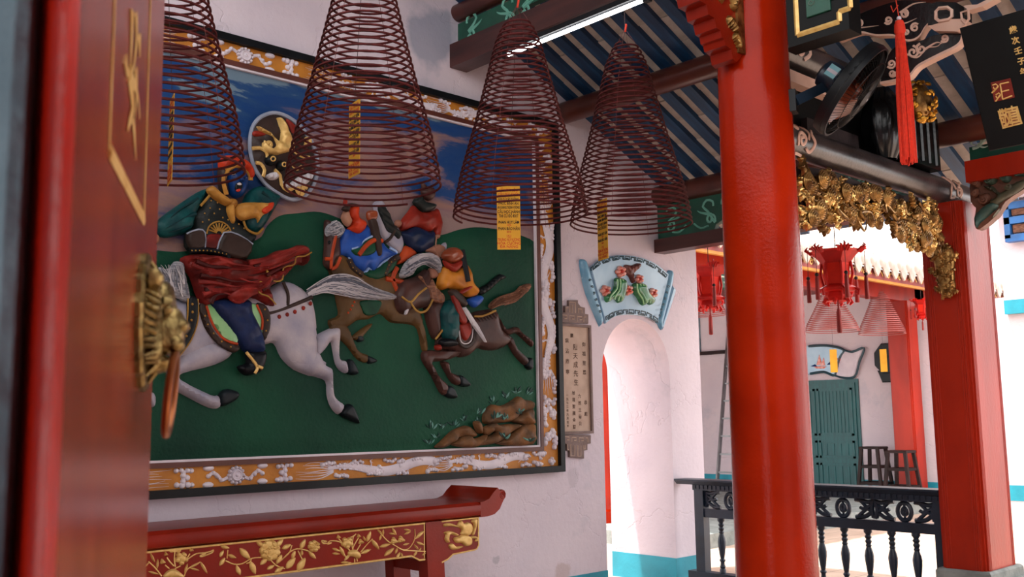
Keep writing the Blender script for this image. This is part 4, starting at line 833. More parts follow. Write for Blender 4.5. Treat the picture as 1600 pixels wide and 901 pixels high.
# top slab with rounded front edge
pr = [(TX0, .80), (TX1 - .02, .80), (TX1 + .012, .815), (TX1 + .02, .845), (TX1 + .012, .875), (TX1 - .012, TZ), (TX0, TZ)]
MB().prism([(x, z) for x, z in pr], Frame((0, 0, 0), (1, 0, 0), (0, 0, 1), (0, 1, 0)), TY0 + .22, TY1 - .2).build('table_top', 'red_lacquer', tb, angle=30)
def flange(sg, yb, name):
    # upturned end: the board sweeps up and rolls over
    outer = [(0, .80), (.06, .80), (.12, .81), (.165, .84), (.19, .88)]; inner = [(.135, .985), (.11, .945), (.075, .91), (.03, .896), (0, TZ)]
    roll = [(.19 + .03 * math.cos(t), .915 + .034 * math.sin(t) + .012) for t in (-1.2, -.5, .2, .9, 1.6, 2.3)]
    P = [(yb + sg * a, b_) for a, b_ in outer + roll + [(.15, .975)] + inner[1:]]
    m = MB(); fr = Frame((0, 0, 0), (0, 1, 0), (0, 0, 1), (1, 0, 0)); m.prism(P, fr, TX0, TX1 + .012); o = m.build(name, 'red_lacquer', tb, angle=35)
    m = MB(); m.stroke(spiral(yb + sg * .19, .927, .004, .026, 2.2, 0, 12, sg), fr, .0045, TX1 + .012, 5, 1, False); m.build('scroll_end', 'red_lacquer', o)
flange(1, TY1 - .2, 'upturned_end'); flange(-1, TY0 + .2, 'upturned_end')
AY0, AY1 = 1.80, 3.795
# apron
P = [(AY0, .80), (AY0, .575), (AY0 + .04, .575), (AY0 + .1, .612), (AY1 - .1, .612), (AY1 - .04, .582), (AY1, .582), (AY1, .80)]
ap = MB().prism(P, TF, -.04, -.012).build('apron', 'red_lacquer', tb, smooth=False)
m = MB(); m.stroke(P[1:-1], TF, .006, -.010, 6, 1, False); m.build('gilded_edge', 'gold_paint', ap)
MB().stroke([(AY0, .795), (AY1, .795)], TF, .006, -.010, 6, 1, False).build('gilded_edge', 'gold_paint', ap)
MB().stroke([(AY1 - .004, .795), (AY1 - .004, .59)], TF, .004, -.010, 6, 1, False).build('gilded_edge', 'gold_paint', ap)
for yl, sg in ((3.80, 1), (1.80, -1)):
    for x in (TX1 - .055, TX0 + .055):
        a, c = (yl, yl + .13 * sg); y0, y1 = min(a, c), max(a, c)
        v = [(x + d, y, .80) for d in (-.045, .045) for y in (y0, y1)] + [(x + d, y + .05 * sg, 0) for d in (-.045, .045) for y in (y0, y1)]
        MB().add(v, [(0, 1, 3, 2), (4, 6, 7, 5), (0, 4, 5, 1), (2, 3, 7, 6), (0, 2, 6, 4), (1, 5, 7, 3)]).build('leg', 'red_lacquer', tb, smooth=False)
    MB().box((TX0 + .09, yl + sg * .03, .50), (TX1 - .09, yl + sg * .09, .57)).build('stretcher', 'red_lacquer', tb, smooth=False)
    MB().box((TX0 + .09, yl + sg * .03, .72), (TX1 - .09, yl + sg * .09, .80)).build('stretcher', 'red_lacquer', tb, smooth=False)
# end spandrel with gilded phoenix scrolls
def spandrel(sg, y0):
    q = lambda a, z: (y0 + sg * a, z)
    P = [q(0, .80), q(.30, .80), q(.30, .625), q(.285, .605), q(.27, .6), q(.09, .59), q(.05, .565), q(0, .55)]
    sp = MB().prism(P, TF, -.04, -.012).build('end_panel', 'red_lacquer', tb, smooth=False)
    MB().stroke(P[1:], TF, .005, -.010, 6, 1, False).build('gilded_edge', 'gold_paint', sp); MB().stroke([q(0, .795), q(.3, .795)], TF, .005, -.010, 6, 1, False).build('gilded_edge', 'gold_paint', sp)
    gq = lambda L: [q(a / 970 * .3 * 2.35 - .155, .80 - (b_ - 480) / 390 * .2) for a, b_ in L]
    for L in ([(235, 520), (300, 515), (390, 560), (400, 580), (300, 555), (240, 550)], [(385, 560), (400, 510), (430, 500), (460, 540), (500, 530), (545, 560), (555, 620), (530, 680), (480, 690), (420, 660), (430, 610)], [(340, 700), (390, 690), (440, 670), (510, 690), (545, 730), (540, 800), (480, 815), (430, 770), (370, 760)], [(510, 705), (570, 700), (620, 730), (615, 770), (580, 770), (590, 740), (530, 730)], [(540, 520), (590, 490), (610, 510), (600, 600), (570, 690), (550, 680), (570, 600), (560, 550)], [(235, 620), (300, 610), (370, 640), (400, 670), (370, 680), (310, 650), (290, 700), (300, 740), (270, 745), (245, 700), (255, 650)], [(290, 770), (330, 760), (370, 800), (440, 805), (430, 825), (350, 840), (300, 815)]):
        MB().puff(gq(L), TF, .018, .014, -.012).build('phoenix_carving', 'gold_paint', sp)
spandrel(1, 3.925); spandrel(-1, 1.675)
# gilded carvings on the apron: leaf = (x, y, length, angle) in zoomed photo coordinates
def crv(c, L): return [TF.px(c[0] + a / c[2], c[1] + b_ / c[2], -.008) for a, b_ in L]
I_ = (225, 800, 6.809); H_ = (440, 790, 4.848)
def leafs(c, L, wd=.36):
    for x, y, ln, an in L:
        a = math.radians(an); P = leaf_poly(x - ln / 2 * math.cos(a), y + ln / 2 * math.sin(a), ln, a, wd * 1.0)
        MB().puff(crv(c, P), TF, .012, .012, -.012).build('leaf_carving', 'gold_paint', ap)
def stems(c, L, r=.0035):
    for P in L: MB().stroke(crv(c, P), TF, r, -.010, 5, 3, False).build('stem_carving', 'gold_paint', ap)
def bloom(c, x, y, r, rough_=False, n=6, seed=0):
    q = random.Random(seed); b = MB(); b.puff(crv(c, circ(x, y, r * .7, 14)), TF, .02, .03, -.012, sharp=True)
    for k in range(n): a = 2 * PI * k / n + .3; b.puff(crv(c, circ(x + r * .62 * math.cos(a), y + r * .62 * math.sin(a), r * .42, 9)), TF, .017, .014, -.012, sharp=True)
    if rough_:
        for k in range(16): a = q.uniform(0, 2 * PI); d = q.uniform(.1, .75) * r; b.puff(crv(c, circ(x + d * math.cos(a), y + d * math.sin(a), r * .2, 7)), TF, .014, .01, .0, sharp=True)
    b.build('flower_carving', 'gold_paint', ap)
stems(I_, [[(245, 480), (280, 530), (320, 570)], [(330, 420), (325, 500), (335, 580)], [(470, 495), (560, 440), (650, 432), (725, 410)], [(725, 410), (740, 400), (725, 430), (620, 470), (600, 460), (660, 440)], [(330, 415), (285, 420), (275, 400), (330, 412), (390, 400), (375, 420), (330, 415)], [(490, 440), (465, 480)], [(225, 560), (270, 600)], [(50, 525), (120, 590), (190, 680)], [(430, 680), (470, 600), (600, 530)], [(330, 600), (390, 570)]])
leafs(I_, [(92, 480, 120, 115), (145, 550, 110, 85), (105, 645, 120, -15), (30, 560, 80, 45), (450, 600, 120, 75), (545, 560, 110, 25), (540, 605, 110, -15), (640, 590, 150, -60)], .22)
for x, y, r in ((235, 445, 24), (505, 398, 24), (198, 525, 32)): bloom(I_, x, y, r, n=3)
bloom(I_, 400, 490, 72, n=5); MB().puff(crv(I_, [(210, 690), (240, 630), (320, 600), (390, 640), (430, 690), (330, 700)]), TF, .018, .02, -.012).build('vase_carving', 'gold_paint', ap)
stems(I_, [[(870, 515), (960, 552), (1050, 545), (1150, 490), (1250, 480)], [(885, 490), (893, 400)], [(1145, 490), (1130, 530), (1090, 545)], [(1330, 480), (1400, 560), (1500, 600)], [(1440, 520), (1540, 440), (1575, 350)]])
leafs(I_, [(865, 372, 95, -10), (828, 440, 85, 60), (835, 525, 105, 55), (940, 470, 95, -20), (1075, 440, 165, -45), (1005, 615, 115, 110), (1160, 590, 150, -70), (1240, 340, 115, -40), (1445, 325, 115, 50), (1280, 520, 115, 45), (1515, 365, 105, 30), (1440, 500, 120, 60), (1350, 585, 95, 30), (1440, 610, 115, 35), (1560, 555, 130, 45)], .42)
bloom(I_, 1340, 405, 112, True, 9)
stems(H_, [[(0, 412), (60, 352), (120, 325), (200, 340), (240, 370)], [(125, 340), (150, 390), (165, 420)], [(310, 275), (345, 270), (305, 262), (320, 285), (380, 280), (350, 290), (370, 265), (440, 272), (480, 310)], [(435, 250), (470, 290), (520, 340)], [(545, 230), (535, 300), (545, 350)], [(585, 240), (545, 310), (540, 350)], [(600, 290), (570, 340)], [(600, 350), (650, 290), (690, 250)], [(545, 232), (520, 240), (550, 225), (565, 212), (545, 232)], [(555, 400), (555, 432)], [(570, 395), (575, 420)], [(480, 425), (530, 432)], [(400, 325), (460, 350), (490, 390)],
           [(740, 195), (800, 262), (860, 300), (920, 332), (970, 318), (1010, 250), (1010, 175)], [(920, 335), (1000, 340), (1092, 345)], [(770, 200), (770, 230)], [(1010, 250), (1050, 230)]])
leafs(H_, [(40, 310, 75, 30), (162, 290, 85, 65), (92, 370, 65, 70), (70, 432, 110, 50), (150, 445, 120, 60), (235, 375, 75, -45), (155, 355, 45, 90)], .42)
leafs(H_, [(415, 332, 65, -20), (415, 362, 60, -5), (460, 345, 85, -65), (498, 390, 65, 50), (628, 248, 45, 110), (662, 232, 85, 70), (712, 292, 95, -55), (640, 345, 85, 25), (480, 428, 60, 5), (745, 195, 45, -40), (770, 200, 45, 85), (750, 240, 45, 75), (840, 212, 50, -10), (855, 195, 65, -60), (785, 300, 85, 15), (815, 350, 95, 40), (870, 342, 50, 70), (885, 375, 55, 60), (912, 375, 45, -75), (955, 205, 55, 25), (955, 182, 55, -10), (1050, 215, 80, 40), (945, 290, 50, 15), (1052, 285, 70, -20), (1022, 312, 50, -50), (1015, 362, 50, 60), (1080, 365, 35, 40), (1050, 330, 30, 60)], .32)
bloom(H_, 245, 305, 46, True, 7); bloom(H_, 497, 280, 46, n=5)
for x, y, r in ((432, 235, 16), (585, 228, 16), (602, 272, 22), (852, 265, 30), (905, 255, 30)): bloom(H_, x, y, r, n=3)
MB().puff(crv(H_, [(505, 350), (550, 330), (590, 350), (600, 380), (580, 400), (540, 385), (510, 380)]), TF, .018, .02, -.012).build('vase_carving', 'gold_paint', ap)
# ================================================================ INCENSE COILS
CT = ((0, 1), (.1, .965), (.235, .88), (.49, .66), (.75, .455), (.885, .35), (.96, .25), (1, .17))
def crad(t): return float(np.interp(t, [a for a, _ in CT], [b for _, b in CT]))
def coil_mesh(R, H, turns, r=.0058):
    b = MB(); n = 40; N = int(turns * n); P = []
    for i in range(N + 1):
        t = i / N; s_ = t * turns * 2 * PI; rr = R * crad(t); P.append((rr * math.cos(s_), rr * math.sin(s_), H * (t ** 1.04)))
    b.tube(P, r, 5); return b
def coil(label, cx, cy, z0, R, H, turns, tagf, rot=0., hang=None, tagz=None, tagw=.125, tagh=.34, tagrot=0., tagpx=None, m='coil', rr=.0058, words=None, group='incense coils hanging by the mural'):
    th = thing('incense_coil', label, 'incense coil', (cx, cy, z0), group)
    o = coil_mesh(R, H, turns, rr).build('spiral', m, th); o.location = (cx, cy, z0); o.matrix_parent_inverse = wmat(th).inverted(); o.rotation_euler.z = rot
    top = z0 + H + .1; ce = hang or roofz(cy) - .02
    MB().tube([(cx, cy, ce), (cx, cy, top)], .0022, 5).build('hanging_thread', 'thread', th)
    for k in range(4):
        a = k * PI / 2 + .4; P = [(cx, cy, top)] + [(cx + R * crad(t) * math.cos(a), cy + R * crad(t) * math.sin(a), z0 + H * t) for t in (1, .75, .5, .25, .0)]
        MB().tube(P, .0011, 4).build('support_thread', 'thread_dull', th)
    MB().tube([(cx, cy, top - .02), (cx + .012, cy, top + .02), (cx, cy + .01, top + .03)], .006, 6).build('knot', 'thread_red', th)
    if tagz is not None:
        tgx, tgy = cx, cy
        if tagpx:
            d = ray(tagpx, 640); d = d / math.hypot(d[0], d[1]); L = math.hypot(cx - CAM[0], cy - CAM[1]); tgx, tgy = CAM[0] + d[0] * L, CAM[1] + d[1] * L
        MB().tube([(cx, cy, top), (tgx, tgy, tagz + tagh)], .0014, 4).build('tag_thread', 'thread', th)
        U = Vector((math.cos(tagrot), math.sin(tagrot), 0)); Nn = Vector((U.y, -U.x, 0)); fr = Frame((tgx, tgy, tagz), U, (0, 0, 1), Nn)
        pt = MB().prism([(-tagw / 2, 0), (tagw / 2, 0), (tagw / 2, tagh), (-tagw / 2, tagh)], fr, -.001, .001).build('paper_tag', 'yellow_paper', th, smooth=False)
        for s_, v, sz, mm_ in words or []:
            w_ = len(s_) * sz * .62; text(s_, fr, 0, v * tagh, sz, mm_, pt, 'writing', .0013, sx=min(1.0, tagw * .92 / w_), bold=.0004)
    return th
W3 = [('CẦU TÀI LỘC', .935, .02, 'ink_red'), ('CẦU SỨC KHỎE', .87, .02, 'ink_red'), ('VẠN SỰ CÁT TƯỜNG', .79, .021, 'ink_black'), ('PHÚC BÌNH AN', .725, .023, 'ink_black'), ('AN KHANG THỊNH VƯỢNG', .66, .021, 'ink_black'), ('CẦU HỌC HÀNH', .59, .023, 'ink_black'), ('THI CỬ ĐỖ ĐẠT', .525, .023, 'ink_black'), ('PHAN HUY LÂM', .425, .024, 'ink_black'), ('1972', .38, .012, 'ink_red'), ('PHAN BẢO HÂN', .325, .024, 'ink_black'), ('2012', .275, .012, 'ink_red'), ('151', .205, .02, 'ink_red'), ('TRƯNG NỮ VƯƠNG', .15, .022, 'ink_red'), ('HÒA CƯỜNG', .095, .021, 'ink_red'), ('ĐÀ NẴNG', .042, .021, 'ink_red')]
def tz(px, py, cx): return float(onx(px, py, cx)[2])
vd = lambda cx, cy: math.atan2(cy, cx - 5.4) - PI / 2     # tag face turned to the viewpoint
coil('hanging incense coil nearest the dark red door, cut off by its edge', 1.57, 1.62, 2.44, .352, 1.14, 33, None, .3, hang=4.57, tagz=2.38, tagh=.36, tagrot=vd(1.58, 1.64) - PI / 2 + .12, tagpx=254, words=W3)
coil('hanging incense coil in front of the lion shield with a narrow turned yellow tag', 1.65, 2.576, 2.475, .36, 1.16, 34, None, 1.9, hang=4.57, tagz=tz(550, 272, 1.65), tagh=.355, tagrot=vd(1.65, 2.576) - 1.15, tagpx=551, words=W3)
coil('hanging incense coil over the mural corner with a flat yellow writing tag', 1.62, 3.606, 2.49, .36, 1.09, 36, None, 3.5, hang=4.57, tagz=tz(798, 387, 1.62), tagh=.345, tagrot=vd(1.62, 3.606) + .08, tagpx=799, words=W3)
coil('hanging incense coil nearest the round column, above the fan plaque', 1.66, 4.47, 2.535, .36, 1.12, 36, None, 5.0, hang=4.345, tagz=tz(948, 398, 1.66), tagh=.36, tagrot=vd(1.66, 4.47) - 1.05, tagpx=949, words=W3)
# ================================================================ WALL PLAQUES
PFR = WALL
L_ = (865, 460, 3.4)
def pl(c, L, h=.01): return [PFR.px(c[0] + a / c[2], c[1] + b_ / c[2], h) for a, b_ in L]
sp = thing('stone_tablet', 'narrow grey stone tablet with carved characters beside the mural frame', 'tablet', (0, 5.71, 1.1))
a0 = pl(L_, [(40, 165), (188, 178), (188, 722), (47, 730)]); y0 = (a0[0][0] + a0[3][0]) / 2; y1 = (a0[1][0] + a0[2][0]) / 2; z1 = (a0[0][1] + a0[1][1]) / 2; z0 = (a0[2][1] + a0[3][1]) / 2
y1 += .0; tw, tv_ = y1 - y0, z1 - z0
MB().box((0, y0, z0), (.014, y1, z1)).build('tablet_face', 'plaque_face', sp, smooth=False)
k = .02
for lo, hi in (((0, y0 - k, z0 - k), (.03, y1 + k, z0)), ((0, y0 - k, z1), (.03, y1 + k, z1 + k)), ((0, y0 - k, z0), (.03, y0, z1)), ((0, y1, z0), (.03, y1 + k, z1))): MB().box(lo, hi).build('tablet_frame', 'plaque_grey', sp, smooth=False)
def vtext(s_, uf, v0, v1, size, m_, par, fr=None, h=.0145, name='carved_character'):
    for i, ch in enumerate(s_): text(ch, fr or PFR, y0 + uf * tw, z0 + (v0 + (v1 - v0) * (i / max(1, len(s_) - 1))) * tv_, size, m_, par, name, h, bold=.0006)
mat('carved_ink', '#5d4438', '#4c362c', rough=.8)
vtext('陳天成先生', .5, .80, .46, .052, 'carved_ink', sp); vtext('港順', .38, .91, .91, .034, 'carved_ink', sp); vtext('仰福聖恩', .82, .83, .56, .04, 'carved_ink', sp); vtext('病沾康寧', .2, .86, .56, .04, 'carved_ink', sp)
vtext('恭獻', .84, .27, .16, .036, 'carved_ink', sp); vtext('六姓王爺公', .62, .33, .07, .034, 'carved_ink', sp); vtext('封境聖國金牌', .4, .36, .04, .034, 'carved_ink', sp); vtext('一九七三年六月吉立', .17, .34, .05, .024, 'carved_ink', sp)
def keyorn(label, L, keys):
    o = thing('key_ornament', label, 'ornament', (0, 5.71, pl(L_, L)[0][1])); c = pl(L_, L)
    MB().prism(c, PFR, 0, .022, .003).build('stepped_block', 'plaque_grey', o, smooth=False)
    for P in keys: MB().stroke(pl(L_, P, .022), PFR, .0045, .022, 5, 1, False).build('key_line', 'plaque_face', o)
keyorn('stepped grey key-pattern stone above the carved tablet', [(75, 30), (125, 30), (125, 45), (140, 65), (162, 70), (162, 103), (180, 106), (180, 155), (35, 150), (35, 95), (55, 95), (55, 60), (75, 60)], [[(85, 95), (85, 40), (115, 42), (115, 98)], [(98, 98), (98, 55)], [(65, 95), (65, 70), (78, 70)], [(130, 98), (130, 75), (150, 78), (150, 98)], [(45, 140), (45, 108), (70, 110), (70, 128), (57, 128)], [(85, 142), (85, 112), (110, 114), (110, 130), (97, 130)], [(125, 144), (125, 116), (150, 118), (150, 134), (138, 134)], [(160, 146), (160, 120), (172, 120)]])
keyorn('stepped grey key-pattern stone below the carved tablet', [(47, 742), (193, 747), (193, 790), (175, 793), (175, 825), (157, 828), (157, 870), (95, 865), (80, 862), (80, 830), (65, 828), (65, 795), (48, 788)], [[(90, 795), (92, 855), (112, 856), (112, 800)], [(128, 800), (128, 858), (145, 858), (145, 800)], [(72, 795), (74, 822), (80, 822)], [(158, 800), (160, 820), (167, 820), (167, 798)], [(57, 780), (57, 754), (82, 756), (82, 772), (70, 772)], [(97, 782), (97, 758), (120, 759), (120, 774), (108, 774)], [(135, 784), (135, 760), (158, 762), (158, 776), (146, 776)], [(182, 784), (182, 762), (170, 762)]])
# fan-shaped ceramic plaque
K_ = (900, 390, 6.93)
fp = thing('fan_plaque', 'pale blue ceramic scroll-fan plaque with gourds above the arch', 'plaque', (0, 6.45, 2.3))
topa = [(150, 190), (250, 112), (360, 76), (470, 60), (600, 68), (740, 100), (870, 165), (1000, 270)]; bota = [(910, 800), (760, 728), (640, 708), (510, 706), (400, 730), (310, 800)]
MB().prism(catmull(pl(K_, topa), 4, False) + catmull(pl(K_, bota), 4, False), PFR, 0, .025, .005).build('fan_panel', 'sky_blue_ceramic', fp, smooth=False)
def rollp(P, name): MB().puff(pl(K_, P, .03), PFR, .045, .05, .0, sub=2).build(name, 'blue_roll', fp)
rollp([(60, 118), (85, 95), (118, 108), (150, 190), (300, 720), (305, 780), (280, 828), (262, 800), (130, 480), (75, 250)], 'scroll_roll'); rollp([(1005, 250), (1035, 213), (1066, 245), (1055, 380), (960, 760), (945, 870), (905, 800), (890, 740), (990, 330)], 'scroll_roll')
for P in ([(85, 235), (60, 300), (85, 350), (170, 610), (270, 830), (285, 800), (160, 480)], [(1050, 380), (1090, 440), (940, 872), (930, 820)]): MB().puff(pl(K_, P, .01), PFR, .02, .02, 0, sub=1).build('scroll_tail', 'sky_blue_ceramic', fp)
def keys(arcA, arcB, n, par, r=.0065):
    A = catmull(pl(K_, arcA, .025), 8, False); B = catmull(pl(K_, arcB, .025), 8, False)
    def at(t, w_): i = t * (len(A) - 1); j = t * (len(B) - 1); a = A[int(i)]; c = B[int(j)]; return (a[0] * (1 - w_) + c[0] * w_, a[1] * (1 - w_) + c[1] * w_)
    for k_ in range(n):
        t0 = (k_ + .1) / n; d = .8 / n
        P = [(0, 1), (0, 0), (.42, 0), (.42, .62), (.2, .62), (.2, .35)]; Q = [(.2, 1), (.62, 1), (1, 1), (1, 0), (.6, 0), (.6, .65), (.82, .65)]
        b = MB()
        for LL in (P, Q): b.stroke([at(min(.999, t0 + d * a), .14 + .72 * b_) for a, b_ in LL], PFR, r, .026, 5, 1, False)
        b.build('key_fret', 'dark_teal', par)
keys([(160, 190), (250, 118), (360, 82), (470, 66), (600, 74), (740, 106), (870, 172), (1000, 280)], [(165, 235), (265, 165), (370, 128), (475, 108), (595, 116), (725, 145), (850, 210), (975, 310)], 7, fp)
keys([(320, 720), (410, 668), (510, 645), (640, 648), (770, 672), (890, 745)], [(330, 770), (415, 722), (515, 698), (640, 700), (760, 722), (895, 800)], 5, fp)
def gourd(base, ribs):
    g_ = MB().puff(pl(K_, base, .05), PFR, .06, .05, .022).build('gourd', 'gourd_green', fp)
    for P in ribs: MB().stroke(pl(K_, P, .075), PFR, .009, .074, 6, 3, False).build('gourd_rib', 'gourd_rib', g_)
gourd([(440, 305), (500, 300), (545, 330), (555, 400), (540, 480), (510, 560), (470, 575), (440, 540), (400, 545), (360, 570), (330, 545), (330, 490), (380, 460), (420, 430), (430, 370)], [[(450, 320), (445, 420), (380, 500), (365, 550)], [(480, 315), (480, 420), (430, 500), (420, 540)], [(510, 320), (510, 430), (470, 510), (460, 555)], [(535, 345), (535, 440), (505, 530)]])
gourd([(640, 360), (690, 350), (750, 365), (780, 420), (800, 470), (855, 520), (855, 570), (820, 600), (780, 580), (750, 605), (710, 580), (680, 520), (640, 470), (625, 410)], [[(665, 370), (670, 450), (720, 530), (735, 590)], [(700, 365), (710, 440), (760, 520), (770, 575)], [(730, 370), (745, 440), (800, 520), (805, 580)], [(755, 380), (775, 450), (840, 530)]])
MB().puff(pl(K_, [(535, 180), (560, 155), (620, 165), (680, 140), (715, 155), (700, 200), (650, 240), (630, 290), (645, 350), (620, 355), (590, 290), (545, 250)], .05), PFR, .045, .03, .02, fn=rough(.006, 90)).build('branch', 'bark', fp)
for x, y, r in ((500, 235, 52), (580, 435, 48), (335, 440, 50), (700, 315, 42), (848, 468, 46)):
    fo = MB().puff(pl(K_, circ(x, y, r * .35, 10), .05), PFR, .03, .02, .04, sharp=True).build('blossom', 'petal_core', fp)
    for k_ in range(5): a = k_ * 2 * PI / 5 + .6; MB().puff(pl(K_, circ(x + r * .62 * math.cos(a), y + r * .75 * math.sin(a), r * .48, 10, r * .55), .05), PFR, .03, .022, .028, sharp=True).build('petal', 'petal', fo)
for i in range(6):
    x, y = 150 + i * 23, 330 + i * 68; MB().stroke(pl(K_, spiral(x, y, 3, 16, 1, i, 8), .05), PFR, .004, .05, 5, 1, False).build('roll_mark', 'dark_teal', fp)
    x, y = 1000 - i * 18, 400 + i * 62; MB().stroke(pl(K_, spiral(x, y, 3, 14, 1, i, 8), .05), PFR, .004, .05, 5, 1, False).build('roll_mark', 'dark_teal', fp)
# ================================================================ FOREGROUND DOOR
dd = nrm(np.array([-.882, .471, 0])); nn = np.array([-dd[1] * -1, -dd[0], 0])     # along the leaf / out of its face
DO = np.array([CAM[0], CAM[1], 0]) - nn * .11
DF = Frame(DO, dd, (0, 0, 1), nn)
def dpx(L, h=0.): return [DF.px(a, b_, h) for a, b_ in L]
tD0 = dpx([(97, 664)])[0][0]; tD1 = dpx([(236, 664)])[0][0]
door = struct(MB().prism([(tD0 - .03, .02), (tD1, .02), (tD1, 2.75), (tD0 - .03, 2.75)], DF, -.04, 0).build('door_1', 'door_red', smooth=False), 'open dark red lacquered door leaf with gold lines and a lion knocker')
gl = MB()
for P in ([(183, -60), (172, 235)], [(173, 236), (226, 343)], [(238, -60), (226, 343)]): MB().stroke(dpx(P, .001), DF, .003 if P[0][0] != 173 else .007, .0005, 5, 1, False, .2).build('gold_line', 'gold_paint', door)
for P, r in (([(207, 18), (206, 60), (204, 112)], .02), ([(213, 22), (214, 60), (210, 100), (205, 118)], .016), ([(218, 55), (219, 90)], .02), ([(197, 92), (199, 110), (205, 118)], .018), ([(203, 112), (206, 140), (208, 170), (203, 190), (200, 204)], .026), ([(213, 108), (214, 150), (211, 185)], .016), ([(206, 120), (210, 130), (216, 150), (219, 186)], .016), ([(209, 190), (211, 220), (213, 250)], .014)):
    MB().stroke(dpx(P, .001), DF, r * .55, .0008, 6, 4, True, .12).build('gold_character', 'gold_paint', door)
def gp(px, dist):
    d = ray(px, 664); d = d / math.hypot(d[0], d[1]); return (CAM[0] + d[0] * dist, CAM[1] + d[1] * dist)
jp = [gp(97, tD0 - .005), gp(96, .545), gp(90, .52), gp(78, .508), gp(64, .51), gp(54, .525), gp(47, .55), gp(30, .57), gp(26, .72), gp(97, .78)]
struct(MB().prism(jp, FLOORF, 0, 3.0).build('trim_1', 'red_bright', angle=40), 'bright red rounded door jamb close to the viewpoint')
bp_ = [gp(33, .60), gp(28, .565), gp(14, .55), gp(-10, .55), gp(-160, .62), gp(-160, .95), gp(33, .85)]
struct(MB().prism(bp_, FLOORF, 0, 3.0).build('trim_2', 'blue_grey', angle=40), 'blue-grey painted outer frame at the left edge')
DK = Frame(DO, dd, (0, 0, 1), nn * .6)
# lion knocker
kc = DF.px(221, 503, .0); KZ = kc[1]; KU = kc[0]
kn = thing('lion_door_knocker', 'brass lion-head knocker with a ring on the dark red door', 'door knocker', DF.p(KU, KZ, 0))
pts = []
for k_ in range(36): a = 2 * PI * k_ / 36; r = .072 * (1 + .035 * (1 if k_ % 2 else -1)); pts.append((KU + r * math.cos(a), KZ + r * math.sin(a)))
MB().prism(pts, DF, 0, .008, .003).build('back_plate', 'brass', kn, angle=30)
ko = lambda L: [(KU + a, KZ + b_) for a, b_ in L]
hd = MB().puff(circ(KU, KZ + .002, .05, 24, .056), DK, .034, .04, .006, sharp=True, grid=.005).build('lion_head', 'brass', kn)
def kp(name, L, H, w_, h0, sub=3): return MB().puff(ko(L), DK, H, w_, h0, sub=sub, grid=.004).build(name, 'brass', hd)
kp('forehead', [(-.03, .012), (-.026, .036), (0, .046), (.026, .036), (.03, .012), (0, .004)], .024, .02, .032)
kp('snout', [(-.019, -.03), (-.022, -.012), (-.012, .014), (0, .02), (.012, .014), (.022, -.012), (.019, -.03), (0, -.036)], .04, .018, .034)
kp('nose', [(-.013, -.008), (-.008, .004), (.008, .004), (.013, -.008), (0, -.014)], .016, .008, .066)
kp('jaw', [(-.015, -.036), (.015, -.036), (.012, -.05), (0, -.055), (-.012, -.05)], .026, .012, .03)
for s_ in (-1, 1):
    kp('eye', [(s_ * .02 + .009 * math.cos(t), .012 + .0075 * math.sin(t)) for t in [k_ * PI / 4 for k_ in range(8)]], .014, .008, .042)
    kp('brow', [(s_ * .006, .018), (s_ * .014, .026), (s_ * .032, .024), (s_ * .036, .014), (s_ * .024, .019)], .02, .008, .042)
    kp('lip', [(s_ * .003, -.02), (s_ * .016, -.014), (s_ * .022, -.026), (s_ * .012, -.034), (s_ * .003, -.03)], .018, .008, .056)
    kp('ear', [(s_ * .036, .03), (s_ * .05, .034), (s_ * .052, .05), (s_ * .04, .05)], .022, .008, .018)
q = random.Random(5)
for k_ in range(40):
    a = 2 * PI * k_ / 40; r0, r1 = .036, q.uniform(.054, .066)
    MB().stroke([(KU + r0 * math.cos(a), KZ + r0 * math.sin(a)), (KU + .048 * math.cos(a + .12), KZ + .048 * math.sin(a + .12)), (KU + r1 * math.cos(a + .05), KZ + r1 * math.sin(a + .05))], DF, lambda t: .0042 * (1 - .6 * t), .036 - 0 * k_, 5, 3, True, 1).build('mane_lock', 'brass', hd) if False else MB().tube([DK.p(KU + r0 * math.cos(a), KZ + r0 * math.sin(a)  , .034), DK.p(KU + .046 * math.cos(a + .12), KZ + .05 * math.sin(a + .12), .028), DK.p(KU + r1 * math.cos(a + .05), KZ + r1 * math.sin(a + .05), .013)], [.0038, .004, .0015], 6).build('mane_lock', 'brass', hd)
rt = DK.p(KU, KZ - .032, .056); rc = rt - np.array([0, 0, .044]) + nn * .002
MB().tube([tuple(rc + dd * .04 * math.sin(a) + np.array([0, 0, .044 * math.cos(a)]) + nn * .012 * (1 - math.cos(a)) * -.3) for a in [2 * PI * k_ / 36 for k_ in range(36)]], .0042, 8, True).build('ring', 'copper', kn)
# ================================================================ CARVED TIMBER ON THE RIGHT
def acanthus(u, v, L, a, curl):
    """lobed leaf curling to one side"""
    n = 9; mid = [(u + L * t * math.cos(a + curl * t), v + L * t * math.sin(a + curl * t)) for t in [i / n for i in range(n + 1)]]; lft, rgt = [], []
    for i, (x, y) in enumerate(mid):
        t = i / n; dx, dy = (mid[min(i + 1, n)][0] - mid[max(i - 1, 0)][0], mid[min(i + 1, n)][1] - mid[max(i - 1, 0)][1]); l = math.hypot(dx, dy) + 1e-9; w_ = L * .26 * math.sin(PI * min(1, .12 + .88 * t)) ** .7 * (1.45 if i % 2 else .6)
        lft.append((x - dy / l * w_, y + dx / l * w_)); rgt.append((x + dy / l * w_, y - dx / l * w_))
    return lft + rgt[::-1]
XF = lambda x: Frame((x, 0, 0), (0, 1, 0), (0, 0, 1), (1, 0, 0))
